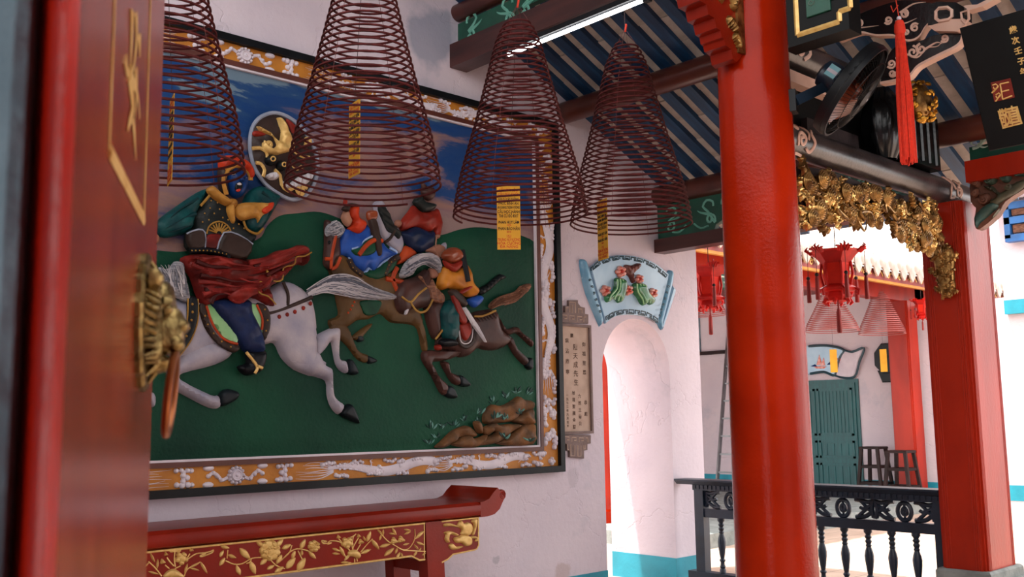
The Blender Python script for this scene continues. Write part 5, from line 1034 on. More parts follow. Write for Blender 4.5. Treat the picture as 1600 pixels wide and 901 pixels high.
# stepped red and gold bracket on the round column
bk = thing('column_bracket', 'stepped red bracket with gilded carving on top of the round column', 'bracket', (CX, 4.4, 3.3))
P = [(4.412, 4.3), (4.412, 3.33), (4.35, 3.275), (4.318, 3.285), (4.305, 3.335), (4.255, 3.345), (4.245, 3.375), (4.225, 3.38), (4.215, 3.415), (4.18, 3.42), (4.165, 3.47), (4.115, 3.475), (4.10, 3.525), (4.04, 3.53), (4.02, 3.6), (3.95, 3.62), (3.93, 3.7), (3.85, 3.72), (3.85, 4.3)]
MB().prism(P, XF(0), CX - .075, CX + .06).build('stepped_block', 'red_lacquer', bk, smooth=False)
MB().box((CX - .085, 4.36, 3.33), (CX + .075, 4.418, 4.3)).build('back_strip', 'gold_dark', bk, smooth=False)
for y, z, r in ((4.36, 3.42, .035), (4.31, 3.49, .04), (4.36, 3.56, .04), (4.25, 3.58, .045), (4.33, 3.66, .045), (4.2, 3.68, .05), (4.28, 3.76, .05)):
    MB().puff(acanthus(y - r, z, r * 2.6, rng.uniform(-.6, 1.2), rng.uniform(-1.2, 1.2)), XF(CX + .06), .035, .02, 0, sub=1, grid=.008).build('leaf_carving', 'gold_dark', bk)
# main cross beam with gold framed green panel
MB_Y = 4.33
cb = thing('gilt_framed_signboard', 'black hanging panel with gold-framed green field beside the round column top', 'panel', (2.95, 4.4, 3.2))
x0 = ony(1232, 77, MB_Y)[0]
fB = FRX(MB_Y)
zb = .5 * (ony(1232, 77, MB_Y)[2] + ony(1325, 43, MB_Y)[2])
xr = ony(1327, 42, MB_Y)[0]
MB().prism([(x0 - .03, MB_Y + .05), (x0, MB_Y), (xr, MB_Y), (xr, MB_Y + .12), (x0 - .03, MB_Y + .12)], FLOORF, zb, zb + 1.4).build('board_body', 'board_black', cb, smooth=False)
def bpx(L): return [fB.px(a, b_, .003) for a, b_ in L]
Q = bpx([(1238, 53), (1296, 35), (1296, 28), (1312, 23), (1312, 10), (1319, 5)]); u0, v0 = Q[0]; u1, v1 = Q[1]
gz = zb + .05; gx = x0 + .055
out = [(gx, gz), (gx + .23, gz), (gx + .23, gz + .05), (gx + .29, gz + .05), (gx + .29, gz + .1), (gx + .34, gz + .1), (gx + .34, zb + .55), (gx, zb + .55)]
for i in range(len(out)): MB().stroke([out[i], out[(i + 1) % len(out)]], fB, .014, .002, 4, 1, False).build('gold_frame', 'gold_paint', cb, smooth=False)
MB().prism([(gx + .06, gz + .07), (gx + .19, gz + .07), (gx + .19, gz + .12), (gx + .25, gz + .12), (gx + .25, gz + .17), (gx + .29, gz + .17), (gx + .29, zb + .5), (gx + .06, zb + .5)], fB, 0, .012, .003).build('green_panel', 'green_board', cb, smooth=False)
for i in range(7): u, v = gx + .09 + .025 * (i % 4), gz + .11 + .06 * i * .5; MB().stroke(spiral(u, v + .03, .004, .022, 1.1, i, 8), fB, .004, .013, 5, 1, False).build('vine_carving', 'carved_teal', cb)
# long round beam from the round to the square column
BR, BZ = .09, 2.964
def on_beam(L, zc=BZ, r=BR, x=CX, off=.002):
    return [(x + math.sqrt(max(1e-6, r * r - min(abs(z - zc), r * .98) ** 2)) + off, y, z) for y, z in L]
rbm = thing('painted_round_beam', 'grey lacquered round beam with pink scroll ends between the two red columns', 'beam', (CX, 5.8, 2.9))
MB().cyl((CX, 4.77, BZ), (CX, 7.24, BZ), BR, 28).build('beam_body', 'beam_grey', rbm)
def bstroke(par, L, r_, zc=BZ, br=BR, m='scroll_pink'): MB().tube(on_beam(catmull(L, 4, False), zc, br), r_ * 1.35, 6, up=(1, 0, 0), flat=.5).build('scroll_ornament', m, par)
for y, sg in ((4.93, 1), (7.0, -1)):
    bstroke(rbm, [(y + sg * a, BZ + b_) for a, b_ in spiral(0, -.01, .008, .05, 1.6, .5, 9)], .008)
    bstroke(rbm, [(y + sg * .05, BZ - .05), (y + sg * .1, BZ - .06), (y + sg * .13, BZ - .01), (y + sg * .11, BZ + .04), (y + sg * .17, BZ + .08)], .009)
    bstroke(rbm, [(y - sg * .1, BZ - .085), (y, BZ - .08), (y + sg * .09, BZ - .085)], .009)
    bstroke(rbm, [(y + sg * .06, BZ + .0), (y + sg * .08, BZ + .05), (y + sg * .06, BZ + .085)], .008)
    bstroke(rbm, [(y - sg * .08, BZ + .07), (y - sg * .03, BZ + .05), (y, BZ + .08)], .01)
tag(MB().box((CX - .13, 5.3, 3.0), (CX - .09, 5.93, 3.2)).build('grey_plank', 'beam_grey', smooth=False), 'flat grey plank behind the painted round beam', 'plank')
ub = thing('short_round_beam', 'short grey round beam above the fan with pink scroll ends', 'beam', (CX, 5.3, 3.45)); UZ = 3.5
MB().cyl((CX, 4.77, UZ), (CX, 5.78, UZ), .085, 24).build('beam_body', 'beam_grey', ub)
for y, sg in ((4.97, 1), (5.66, -1)):
    bstroke(ub, [(y + sg * a, UZ + b_) for a, b_ in spiral(0, -.01, .008, .045, 1.5, .5, 9)], .008, UZ, .085); bstroke(ub, [(y + sg * .05, UZ - .05), (y + sg * .1, UZ - .01), (y + sg * .08, UZ + .05)], .01, UZ, .085)
wp = MB().box((CX - .02, 4.77, 3.30), (CX + .05, 5.5, 3.37)).build('beam_strip', 'scroll_pink', smooth=False); tag(wp, 'pale pink strip under the short round beam', 'strip')
# black carved scroll arms with pink outlines
AY = 5.5; fA = FRX(AY); X_ = (1080, 0, 3.004)
def apx(L, h=0.): return [fA.px(X_[0] + a / X_[2], X_[1] + b_ / X_[2], h) for a, b_ in L]
arm = thing('cloud_scroll_timber', 'black carved bracket arms with pale pink scroll outlines and a faceted boss', 'bracket', (2.8, AY, 3.3))
low = [(890, 385), (960, 372), (1020, 355), (1060, 310), (1100, 285), (1180, 245), (1240, 215), (1265, 190), (1272, 150)]; lowt = [(1240, 150), (1140, 165), (1080, 190), (1000, 205), (940, 235), (895, 320)]
upl = [(690, 185), (740, 165), (800, 148), (870, 162), (950, 162), (1020, 187), (1070, 170), (1100, 125), (1132, 95)]; upt = [(1130, 15), (1000, 0), (880, 30), (760, 80), (690, 120)]
MB().prism(catmull(apx(low), 3, False) + catmull(apx(lowt), 3, False), fA, -.045, 0).build('lower_arm', 'black_lacquer', arm, smooth=False)
MB().prism(catmull(apx(upl), 3, False) + catmull(apx(upt), 3, False), fA, -.045, 0).build('upper_arm', 'black_lacquer', arm, smooth=False)
def edge(L, w_=.016):
    C = catmull(apx(L), 4, False); P = C + [(a, b_ - w_) for a, b_ in C[::-1]]; MB().prism(P, fA, -.05, .01).build('pink_edge', 'scroll_pink', arm, smooth=False)
edge(low); edge(upl, .012)
for c, r, a0, cw in (((940, 300), 22, 0, 1), ((1040, 245), 30, 1, -1), ((1080, 230), 26, 2, 1), ((1190, 180), 20, 0, 1), ((945, 345), 18, 2, -1), ((925, 95), 20, 0, 1), ((1000, 65), 20, 1, -1), ((1050, 130), 22, 3, 1), ((790, 110), 18, 0, -1), ((1010, 150), 14, 1, 1)):
    MB().stroke(apx(spiral(c[0], c[1], 4, r, 1.4, a0, 10, cw)), fA, .0075, .001, 5, 1, False).build('scroll_ornament', 'scroll_pink', arm)
for L in ([(960, 275), (1010, 255), (1060, 270), (1110, 225), (1160, 215), (1200, 165)], [(1100, 230), (1150, 200), (1180, 205)], [(960, 100), (1000, 110), (1060, 85)], [(700, 140), (800, 130), (880, 120)], [(980, 60), (1040, 20), (1100, 10)]): MB().stroke(apx(L), fA, .008, .001, 5, 4).build('scroll_ornament', 'scroll_pink', arm)
MB().prism(apx([(1128, 130), (1160, 155), (1265, 158), (1305, 125), (1298, 95), (1240, 98), (1148, 125)]), fA, -.05, .05).build('boss_base', 'scroll_pink', arm, smooth=False)
MB().prism(apx([(1130, 130), (1130, 35), (1170, 20), (1260, 22), (1300, 45), (1300, 98), (1240, 100), (1150, 128)]), fA, -.05, .052).build('boss', 'black_lacquer', arm, smooth=False)
MB().tube([fA.p(*p, .054) for p in apx([(1150, 55), (1165, 40), (1205, 36), (1225, 50), (1225, 78), (1210, 92), (1165, 100), (1150, 88)], .05)], .011, 5, True).build('boss_ring', 'scroll_pink', arm, smooth=False)
MB().tube([fA.p(*p, .054) for p in apx([(1268, 60), (1302, 48), (1305, 90), (1290, 112), (1272, 92)], .05)], .008, 5, True).build('boss_ring', 'scroll_pink', arm, smooth=False)
MB().prism(apx([(1265, 55), (1290, 30), (1350, 25), (1410, -5), (1440, -5), (1370, 35), (1300, 55)]), fA, -.05, .02).build('tongue', 'scroll_pink', arm, smooth=False)
tag(MB().prism([(4.82, 3.0), (4.82, 3.42), (5.5, 3.6), (5.9, 3.72), (6.3, 3.56), (6.68, 3.42), (6.68, 3.0)], XF(CX - .155), -.04, 0).build('dark_back_board', 'board_black', smooth=False), 'black board filling the space above the painted round beam', 'board')
# dark carved blocks resting on the beam
mel = MB()
v = []; f = []; n, mm_ = 40, 10
yc, zc0 = 6.1, 3.05
for i in range(mm_ + 1):
    t = i / mm_; rr = .13 * math.sin(PI * (.12 + .8 * t)) ** .7
    for k in range(n): a = 2 * PI * k / n; q_ = rr * (1 + .14 * abs(math.cos(4 * a))); v.append((CX + q_ * math.cos(a), yc + q_ * math.sin(a), zc0 + .48 * t))
mel.add(v, [(i * n + k, i * n + (k + 1) % n, (i + 1) * n + (k + 1) % n, (i + 1) * n + k) for i in range(mm_) for k in range(n)])
tag(mel.build('melon_strut', 'black_lacquer', angle=70), 'black ribbed melon-shaped strut standing on the painted round beam', 'strut')
dk = thing('dark_carved_block', 'dark carved timber block above the end of the round beam', 'block', (CX, 6.8, 3.1))
MB().box((CX - .06, 6.3, 3.055), (CX + .1, 6.7, 3.42)).build('block', 'black_lacquer', dk, smooth=False)
for i in range(4): MB().stroke([(6.34 + i * .1, 3.08), (6.34 + i * .1, 3.4)], XF(CX + .1), .02, 0, 6, 1, False).build('moulding', 'black_lacquer', dk)
gb_ = thing('gilded_ball_carving', 'gilded leafy carved boss behind the red tassel', 'carving', (CX + .12, 6.55, 3.5)); gc = onx(1437, 160, CX + .3)
MB().ball(gc, .1, 16, 10, (.7, 1, 1.25)).build('core', 'gold_dark', gb_)
q = random.Random(9)
for k in range(46):
    a, b_ = q.uniform(-1.6, 1.6), q.uniform(-1.3, 1.3); d = np.array([math.cos(a) * math.cos(b_) * .7, math.sin(a) * math.cos(b_), 1.25 * math.sin(b_)]) * .1; c = gc + d
    fr = Frame(c, nrm(np.cross([0, 0, 1], d) + 1e-6), nrm(np.cross(d, np.cross([0, 0, 1], d)) + 1e-6), nrm(d)); MB().puff(leaf_poly(-.02, 0, .045, q.uniform(0, 6), .7), fr, .016, .012, 0, sub=2).build('leaf_carving', 'gold', gb_)
# ---- gilded openwork panel under the round beam
gp_ = thing('gilded_openwork', 'gilded openwork leaf carving hanging under the painted round beam', 'carving', (CX, 5.8, 2.6)); GF = XF(CX + .02)
reg = [GF.px(a, b_) for a, b_ in [(1256, 270), (1300, 279), (1350, 298), (1400, 315), (1440, 329), (1462, 340), (1462, 390), (1446, 390), (1425, 375), (1400, 368), (1375, 350), (1350, 338), (1330, 352), (1300, 345), (1270, 352), (1256, 360)]]
back = [GF.px(a, b_) for a, b_ in [(1256, 258), (1300, 266), (1350, 284), (1400, 300), (1440, 314), (1468, 326), (1468, 350), (1430, 345), (1390, 330), (1350, 318), (1300, 322), (1256, 345)]]
MB().prism(back, GF, -.05, -.015).build('backing', 'dark_wood', gp_, smooth=False)
q = random.Random(21); cnt = 0
A = np.array(reg); lo, hi = A.min(0), A.max(0)
tries = 0
while cnt < 240 and tries < 6000:
    tries += 1; u, v = q.uniform(lo[0], hi[0]), q.uniform(lo[1], hi[1])
    if not inside(reg, [(u, v)])[0]: continue
    cnt += 1; L = q.uniform(.06, .15); h0 = q.uniform(-.03, .03); ph = q.uniform(0, PI); gro = waves(math.cos(ph), math.sin(ph), 230, .0055)
    if cnt % 5 == 0:
        b = MB()
        for k in range(4): b.tube([GF.p(*p, h0 + .02 + .006 * k) for p in circ(u, v, .05 - .011 * k, 14)], .0085, 6, True)
        b.ball(GF.p(u, v, h0 + .03), .016, 8, 6); b.build('flower_carving', 'gold_dark', gp_)
    elif cnt % 5 == 1: MB().stroke([(u, v), (u + L * .4 * q.choice((-1, 1)), v + L * .3), (u + L * .7, v + L * q.uniform(-.6, .6)), (u + L * 1.1, v + L * .2)], GF, .017, h0 + .01, 7, 4, True, 1).build('stem_carving', 'gold_dark', gp_)
    else: MB().puff(acanthus(u, v, L, q.uniform(0, 2 * PI), q.uniform(-1.6, 1.6)), GF, .026, .016, h0, sub=1, grid=.0075, fn=gro).build('leaf_carving', 'gold_leaf' if cnt % 2 else 'gold_dark', gp_)  # paler gold on some leaves imitates highlight contrast in the carving
# pendant cluster on the square column
pc = thing('gilded_pendant', 'gilded leafy pendant carving on the square column below the openwork', 'carving', (CX, C2Y0 - .03, 2.3)); PF = FRX(C2Y0)
pr_ = [PF.px(a, b_) for a, b_ in [(1458, 385), (1490, 388), (1492, 430), (1494, 450), (1484, 466), (1470, 458), (1464, 430)]]
MB().puff(pr_, PF, .05, .04, 0).build('core', 'gold_dark', pc)
A = np.array(pr_); lo, hi = A.min(0), A.max(0); cnt = 0
while cnt < 46:
    u, v = q.uniform(lo[0], hi[0]), q.uniform(lo[1], hi[1])
    if not inside(pr_, [(u, v)])[0]: continue
    cnt += 1; MB().puff(acanthus(u, v, q.uniform(.04, .075), q.uniform(0, 6.3), q.uniform(-1.5, 1.5)), PF, .022, .014, .035 + q.uniform(-.01, .015), sub=1, grid=.01).build('leaf_carving', 'gold_dark', pc)
# ---- red beam, green flower board and black calligraphy board right of the square column
tag(MB().box((C2X1 + .03, 6.9, 2.99), (8, 7.12, 3.14)).build('red_beam', 'red_square', smooth=False), 'red beam running right from the square column top', 'beam')
gbd = thing('flower_board', 'green board with pale flower scroll beside the black calligraphy board', 'board', (2.9, 6.98, 3.14))
MB().box((C2X1 + .05, 6.95, 3.14), (4.2, 7.0, 3.245)).build('panel', 'green_board', gbd, smooth=False)
fg = FRX(6.95)
for L, r in (([(1520, 232), (1530, 228), (1534, 215), (1526, 205), (1518, 198), (1520, 190)], .012), ([(1530, 228), (1540, 215), (1535, 205)], .012), ([(1526, 205), (1532, 195), (1536, 188)], .014), ([(1534, 212), (1542, 206), (1544, 215), (1538, 222)], .012), ([(1524, 214), (1518, 218), (1519, 226), (1526, 226)], .012), ([(1528, 225), (1536, 230), (1544, 228)], .012)): MB().stroke([fg.px(*p) for p in L], fg, r, .002, 6, 4, True).build('flower_scroll', 'scroll_white', gbd)
cbp = ony(1548, 236, 5.36); ctp = ony(1507, 61, 5.12); Vv = ctp - cbp; Vv[0] = 0; VL = np.linalg.norm(Vv); Vv = Vv / VL
CBF = Frame((cbp[0] - .01, cbp[1], cbp[2]), (1, 0, 0), Vv, np.cross((1, 0, 0), Vv))
cal = thing('calligraphy_board', 'tilted black board with gold characters and two red seals at top right', 'signboard', CBF.o)
MB().prism([(0, 0), (1.7, 0), (1.7, VL + .06), (0, VL + .06)], CBF, -.04, 0, .006).build('board', 'board_black', cal, smooth=False)
def cpx(x, y): return CBF.px(x, y, .001)
for ch, x, y in (('歲', 1583, 47), ('次', 1587, 64), ('壬', 1591, 80), ('子', 1596, 96), ('年', 1600, 112)): u, v = cpx(x, y); text(ch, CBF, u, v, .038, 'gold_paint', cal, 'gold_character', .001, bold=.0012)
c = [cpx(*p) for p in ((1548, 129), (1579, 122), (1586, 152), (1554, 159))]; MB().prism(c, CBF, 0, .004).build('red_seal', 'seal_red', cal, smooth=False)
for L in ([(1551, 133), (1556, 131), (1560, 134), (1555, 140), (1552, 136)], [(1555, 140), (1550, 145)], [(1556, 148), (1561, 145), (1564, 148), (1559, 154), (1556, 150)], [(1559, 154), (1556, 158)], [(1563, 131), (1567, 155)], [(1563, 131), (1577, 128)], [(1566, 143), (1577, 140)], [(1567, 155), (1582, 149)], [(1560, 135), (1553, 143)], [(1563, 148), (1558, 155)]): MB().stroke([cpx(*p) for p in L], CBF, .004, .004, 5, 1, False).build('seal_stroke', 'gold_paint', cal)
c = [cpx(*p) for p in ((1559, 173), (1590, 166), (1598, 193), (1567, 201))]; MB().prism(c, CBF, 0, .005).build('gold_seal', 'gold_paint', cal, smooth=False)
c2 = [cpx(*p) for p in ((1562, 175), (1588, 169), (1595, 191), (1569, 198))]; MB().prism(c2, CBF, 0, .0065).build('seal_field', 'seal_red', cal, smooth=False)
u0, v0 = cpx(1572, 185); u1, v1 = cpx(1585, 181); text('敬', CBF, u0, v0, .1, 'gold_paint', cal, 'seal_character', .007, sx=.62, bold=.002); text('直', CBF, u1, v1, .1, 'gold_paint', cal, 'seal_character', .007, sx=.62, bold=.002)
# carved bracket right of the square column
tbk = thing('carved_cloud_bracket', 'teal and brown carved cloud bracket under the red beam', 'bracket', (C2X1, 7.0, 2.7)); N_ = (1400, 200, 4.095); fT = FRX(6.97)
def tpx(L, h=0.): return [fT.px(N_[0] + a / N_[2], N_[1] + b_ / N_[2], h) for a, b_ in L]
MB().prism(catmull(tpx([(478, 300), (560, 272), (740, 262), (860, 240), (900, 330), (819, 390), (700, 470), (640, 560), (545, 640), (510, 640), (500, 580), (512, 510), (478, 470)]), 2), fT, -.08, 0).build('bracket_body', 'carved_brown', tbk, smooth=False)
for m_, P in (('carved_teal', [(560, 330), (600, 290), (650, 310), (640, 355), (590, 365)]), ('carved_teal', [(670, 310), (710, 280), (745, 300), (730, 345), (690, 350)]), ('carved_teal', [(740, 290), (780, 255), (830, 250), (860, 300), (790, 310)]), ('carved_brown', [(490, 330), (530, 310), (555, 350), (530, 385), (500, 375)]), ('carved_brown', [(495, 400), (530, 385), (540, 430), (500, 450)]), ('carved_brown', [(535, 430), (600, 415), (615, 460), (560, 495), (535, 470)]), ('carved_olive', [(560, 380), (620, 370), (660, 410), (700, 400), (780, 340), (870, 330), (800, 400), (700, 460), (640, 500), (600, 470), (650, 430)]), ('carved_teal', [(510, 560), (560, 505), (630, 470), (660, 500), (600, 560), (540, 610), (520, 640), (505, 600)]), ('carved_olive', [(530, 640), (600, 590), (650, 530), (690, 480), (640, 560), (560, 620)])):
    MB().puff(tpx(P), fT, .05, .03, -.005).build('cloud_carving', m_, tbk)
for c, r, m_ in (((605, 330), 26, 'carved_teal'), ((705, 315), 24, 'carved_teal'), ((790, 285), 26, 'carved_teal'), ((522, 350), 20, 'carved_brown'), ((575, 460), 30, 'carved_brown'), ((735, 380), 22, 'carved_olive'), ((515, 420), 16, 'carved_brown')): MB().stroke(tpx(spiral(c[0], c[1], 4, r, 1.5, 0, 10)), fT, .008, .045, 5, 1, False).build('curl', m_, tbk)
# ================================================================ FAN AND TASSEL
fc = ony(1331, 141, 4.92); ax = .93 * (.77 * r_ + .64 * d_) - .34 * f_; ax = nrm(ax)
Uf = nrm(np.cross(ax, (0, 0, 1))); Vf = np.cross(Uf, ax); FF = Frame(fc, Uf, Vf, ax)
fan = thing('wall_fan', 'black caged electric fan mounted on the round red column', 'fan', fc); FRr = .265
def ringpts(r, h, n=40): return [tuple(FF.p(r * math.cos(2 * PI * k / n), r * math.sin(2 * PI * k / n), h)) for k in range(n)]
MB().tube(ringpts(FRr, 0), .013, 8, True).build('cage_rim', 'fan_black', fan)
MB().lathe([(FRr + .006, -.045), (FRr + .012, 0), (FRr + .006, .03), (FRr - .004, .03), (FRr, 0), (FRr - .006, -.045)], fc, 48, ax).build('cage_band', 'fan_black', fan)
wires = MB()
for k in range(72):
    a = 2 * PI * k / 72; c_, s_ = math.cos(a), math.sin(a); wires.tube([FF.p(r * c_, r * s_, h) for r, h in ((.05, .085), (.12, .08), (.2, .06), (FRr, .01))], .0014, 4, cap=False)
    wires.tube([FF.p(r * c_, r * s_, h) for r, h in ((.07, -.075), (.18, -.07), (FRr, -.01))], .0014, 4, cap=False)
w_ = wires.build('cage_wires', 'fan_black', fan); w_['kind'] = 'stuff'
for r, h in ((.12, .081), (.2, .061)): MB().tube(ringpts(r, h), .0022, 5, True).build('cage_ring', 'fan_black', fan)
MB().lathe([(0, .098), (.03, .096), (.052, .088), (.055, .08), (0, .08)], fc, 24, ax).build('badge', 'fan_black', fan)
MB().lathe([(0, .102), (.012, .1), (.014, .097)], fc, 12, ax).build('badge_mark', 'silver', fan)
hub = MB().lathe([(0, .05), (.035, .045), (.04, .0), (.04, -.03), (0, -.03)], fc, 20, ax).build('hub', 'fan_blade', fan)
for k in range(4):
    a0 = 2 * PI * k / 4 + .5; v = []
    for i in range(7):
        r = .035 + .2 * i / 6; hw = .25 + .32 * math.sin(PI * min(1, i / 6 + .15))
        for j in range(5): a = a0 + hw * (j / 4 - .5) * 2 * (.7 if i < 2 else 1); v.append(tuple(FF.p(r * math.cos(a), r * math.sin(a), .03 - .055 * j / 4)))
    f = [(i * 5 + j, i * 5 + j + 1, (i + 1) * 5 + j + 1, (i + 1) * 5 + j) for i in range(6) for j in range(4)]
    MB().add(v, f).build('blade', 'fan_blade', fan)
mt = MB().lathe([(.0, -.2), (.05, -.2), (.075, -.185), (.082, -.15), (.082, -.09), (.07, -.075), (0, -.075)], fc, 28, ax).build('motor_housing', 'fan_blue', fan)
lc = FF.p(0, 0, -.13); sd_ = nrm(-np.array(f_) - ax * (-np.array(f_) @ ax)); sv = np.cross(ax, sd_)
LFr = Frame(lc + sd_ * .083, ax, sv, sd_); MB().prism([(-.03, -.035), (.03, -.035), (.03, .035), (-.03, .035)], LFr, -.012, .001).build('rating_label', 'label_teal', mt, smooth=False)
MB().prism([(-.03, -.008), (.03, -.008), (.03, .012), (-.03, .012)], LFr, 0, .0016).build('label_band', 'plaster_white', mt, smooth=False)
cs = np.array([CX + .197 * math.cos(.35), CY + .197 * math.sin(.35), ony(1240, 162, 4.7)[2]])
MB().box((-.03, -.04, -.06), (.03, .04, .06), Matrix.Translation(Vector(cs)) @ Matrix.Rotation(.35, 4, 'Z')).build('wall_plate', 'fan_black', fan, smooth=False)
me_ = FF.p(0, 0, -.16); MB().bar(cs + np.array([.02, .0, 0]), me_ + np.array([0, 0, -.06]), .05, .055).build('arm', 'fan_blue', fan, smooth=False)
MB().bar(me_ + np.array([0, 0, -.08]), me_, .05, .05, (0, 1, 0)).build('tilt_joint', 'fan_blue', fan, smooth=False)
ts = thing('red_tassel', 'long bright red tassel hanging in front of the carved timber', 'tassel', ony(1418, 258, 5.05)); tt = ony(1408, 32, 5.05); tbm = ony(1417, 258, 5.05); tx, tyy = (tt[0] + tbm[0]) / 2, 5.05
q = random.Random(4); L = tt[2] - tbm[2]
MB().lathe([(.0, 0), (.02, .0), (.027, -.02), (.03, -.06), (.024, -.075), (0, -.075)], (tx, tyy, tt[2]), 16).build('tassel_head', 'tassel_red', ts)
MB().ball((tx, tyy, tt[2] + .015), .013, 10, 8).build('bead', 'plaster_white', ts)
b = MB()
for k in range(90):
    a = q.uniform(0, 2 * PI); r0 = .022 * math.sqrt(q.random()); r1 = .04 * math.sqrt(q.random()); e = L * q.uniform(.95, 1.0)
    b.tube([(tx + r0 * math.cos(a), tyy + r0 * math.sin(a), tt[2] - .07), (tx + r1 * math.cos(a), tyy + r1 * math.sin(a), tt[2] - L * .5), (tx + r1 * 1.05 * math.cos(a), tyy + r1 * 1.05 * math.sin(a), tt[2] - e)], .0042, 4)
o = b.build('tassel_strands', 'tassel_red', ts); o['kind'] = 'stuff'
MB().tube([(tx, tyy, tt[2] + .02), (tx - .01, tyy, tt[2] + .12), (tx, tyy, roofz(tyy) - .02)], .003, 5).build('cord', 'thread_red', ts)
MB().tube([(tx, tyy, tt[2] + .09), (tx - .03, tyy, tt[2] + .06), (tx - .04, tyy, tt[2] + .1)], .003, 5).build('cord_end', 'thread_red', ts)
# ================================================================ COURTYARD
YE = 15.0; GZ = .15
we = MB().box((-9, YE, 0), (5.5, YE + .3, 3.05)).box((-9, YE, 3.05), (-1.5, YE + .3, 3.5)); struct(we.build('wall_back', 'plaster_far', smooth=False), 'white plaster wall closing the far side of the courtyard')
struct(MB().box((-9, YE - .006, GZ), (5.5, YE, GZ + .22)).build('baseboard_back', 'teal_paint', smooth=False), 'turquoise skirting band along the far wall')
fE = FRX(YE - .003)
def epx(L, h=0.): return [fE.px(a, b_, h) for a, b_ in L]
# far side-passage wall seen through the arch
struct(MB().box((-9, 8.2, 0), (-8.7, YE, 3.6)).build('wall_side', 'plaster_far', smooth=False), 'white back wall of the far gallery')
# teal door
dT = epx([(1272, 600), (1337, 597)]); dx1 = dT[1][0]; dx0 = dx1 - 1.36; dzt = 1.905
dr = struct(MB().box((dx0, YE - .05, GZ), (dx1, YE - .004, dzt)).build('door_2', 'teal_door', smooth=False), 'dark teal panelled double door in the far wall')
for k in range(2):
    a = dx0 + .03 + k * .66; 
    for (z0, z1) in ((GZ + .08, .62), (.70, .98), (1.06, dzt - .08)):
        fr_ = MB()
        for lo, hi in (((a, z0), (a + .62, z0 + .035)), ((a, z1 - .035), (a + .62, z1)), ((a, z0), (a + .035, z1)), ((a + .585, z0), (a + .62, z1))): fr_.box((lo[0], YE - .066, lo[1]), (hi[0], YE - .05, hi[1]))
        fr_.build('panel_frame', 'teal_door', dr, smooth=False)
        n = 8 if z1 > 1.5 else 4
        for i in range(n): MB().box((a + .06 + i * .5 / n, YE - .06, z0 + .05), (a + .06 + i * .5 / n + .5 / n * .6, YE - .05, z1 - .05)).build('slat', 'teal_door', dr, smooth=False)
struct(MB().box((dx0 - .06, YE - .03, GZ), (dx0, YE - .004, dzt + .06)).box((dx1, YE - .03, GZ), (dx1 + .05, YE - .004, dzt + .06)).box((dx0, YE - .03, dzt), (dx1, YE - .004, dzt + .06)).build('trim_3', 'teal_door', smooth=False), 'teal frame around the far double door')
# window on the left end of the far wall
wn = struct(MB().box((*(ony(1088, 552, YE)[0:1]), YE - .05, ony(1088, 552, YE)[2]), (ony(1140, 552, YE)[0], YE - .01, ony(1140, 500, YE)[2] + .5)).build('window_1', 'pink_wall', smooth=False), 'pale shuttered window with blue frame in the far wall')
wz0 = ony(1110, 549, YE)[2]
MB().box((ony(1090, 540, YE)[0], YE - .1, wz0), (ony(1098, 540, YE)[0], YE - .05, wz0 + .95)).build('frame_post', 'blue_grey', wn, smooth=False)
MB().box((ony(1088, 540, YE)[0], YE - .14, wz0 - .06), (ony(1150, 540, YE)[0], YE - .05, wz0)).build('window_sill', 'dark_wood', wn, smooth=False)
MB().box((ony(1150, 540, YE)[0], YE - .1, wz0), (ony(1156, 540, YE)[0], YE - .05, wz0 + .95)).build('frame_post', 'blue_grey', wn, smooth=False)
# painted scroll plaque above the door
sc_ = thing('painted_scroll_plaque', 'painted scroll plaque with a sailing boat above the teal door', 'plaque', (-3.2, YE, 2.0)); S_ = (1080, 360, 2.145)
def spx(L): return [fE.px(S_[0] + a / S_[2], S_[1] + b_ / S_[2]) for a, b_ in L]
MB().prism(catmull(spx([(330, 400), (400, 386), (460, 384), (516, 398), (500, 430), (490, 485), (450, 476), (400, 482), (335, 495)]), 3), fE, 0, .05, .01).build('scroll_panel', 'sky_blue_ceramic', sc_, smooth=False)
MB().puff(spx([(516, 398), (545, 405), (585, 392), (570, 440), (555, 490), (520, 496), (485, 487), (500, 430)]), fE, .07, .06, 0, sub=2).build('scroll_wing', 'plaster_white', sc_)
MB().tube([fE.p(*p, .055) for p in catmull(spx([(400, 388), (460, 386), (516, 400), (502, 430), (488, 484), (450, 474), (405, 480)]), 4, False)], .022, 6).build('scroll_border', 'dark_teal', sc_)
MB().tube([fE.p(*p, .06) for p in catmull(spx([(516, 400), (545, 407), (585, 394), (570, 440), (555, 488), (520, 494), (488, 486)]), 4, False)], .018, 6).build('scroll_border', 'dark_teal', sc_)
for P in ([(425, 452), (435, 415), (445, 450)], [(438, 455), (450, 425), (455, 452)], [(415, 455), (460, 455), (450, 463), (425, 463)]): MB().puff(spx(P), fE, .02, .02, .05, sub=1).build('boat_relief', 'petal', sc_)
for P in ([(460, 450), (475, 435), (490, 450)], [(405, 455), (420, 448), (430, 458)]): MB().puff(spx(P), fE, .02, .02, .05, sub=1).build('hill_relief', 'face_blue', sc_)
for y in (430, 442, 454, 466, 476): MB().stroke(spx([(494, y), (508, y + 2), (504, y + 6)]), fE, .012, .06, 5, 1, False).build('red_mark', 'petal_core', sc_)
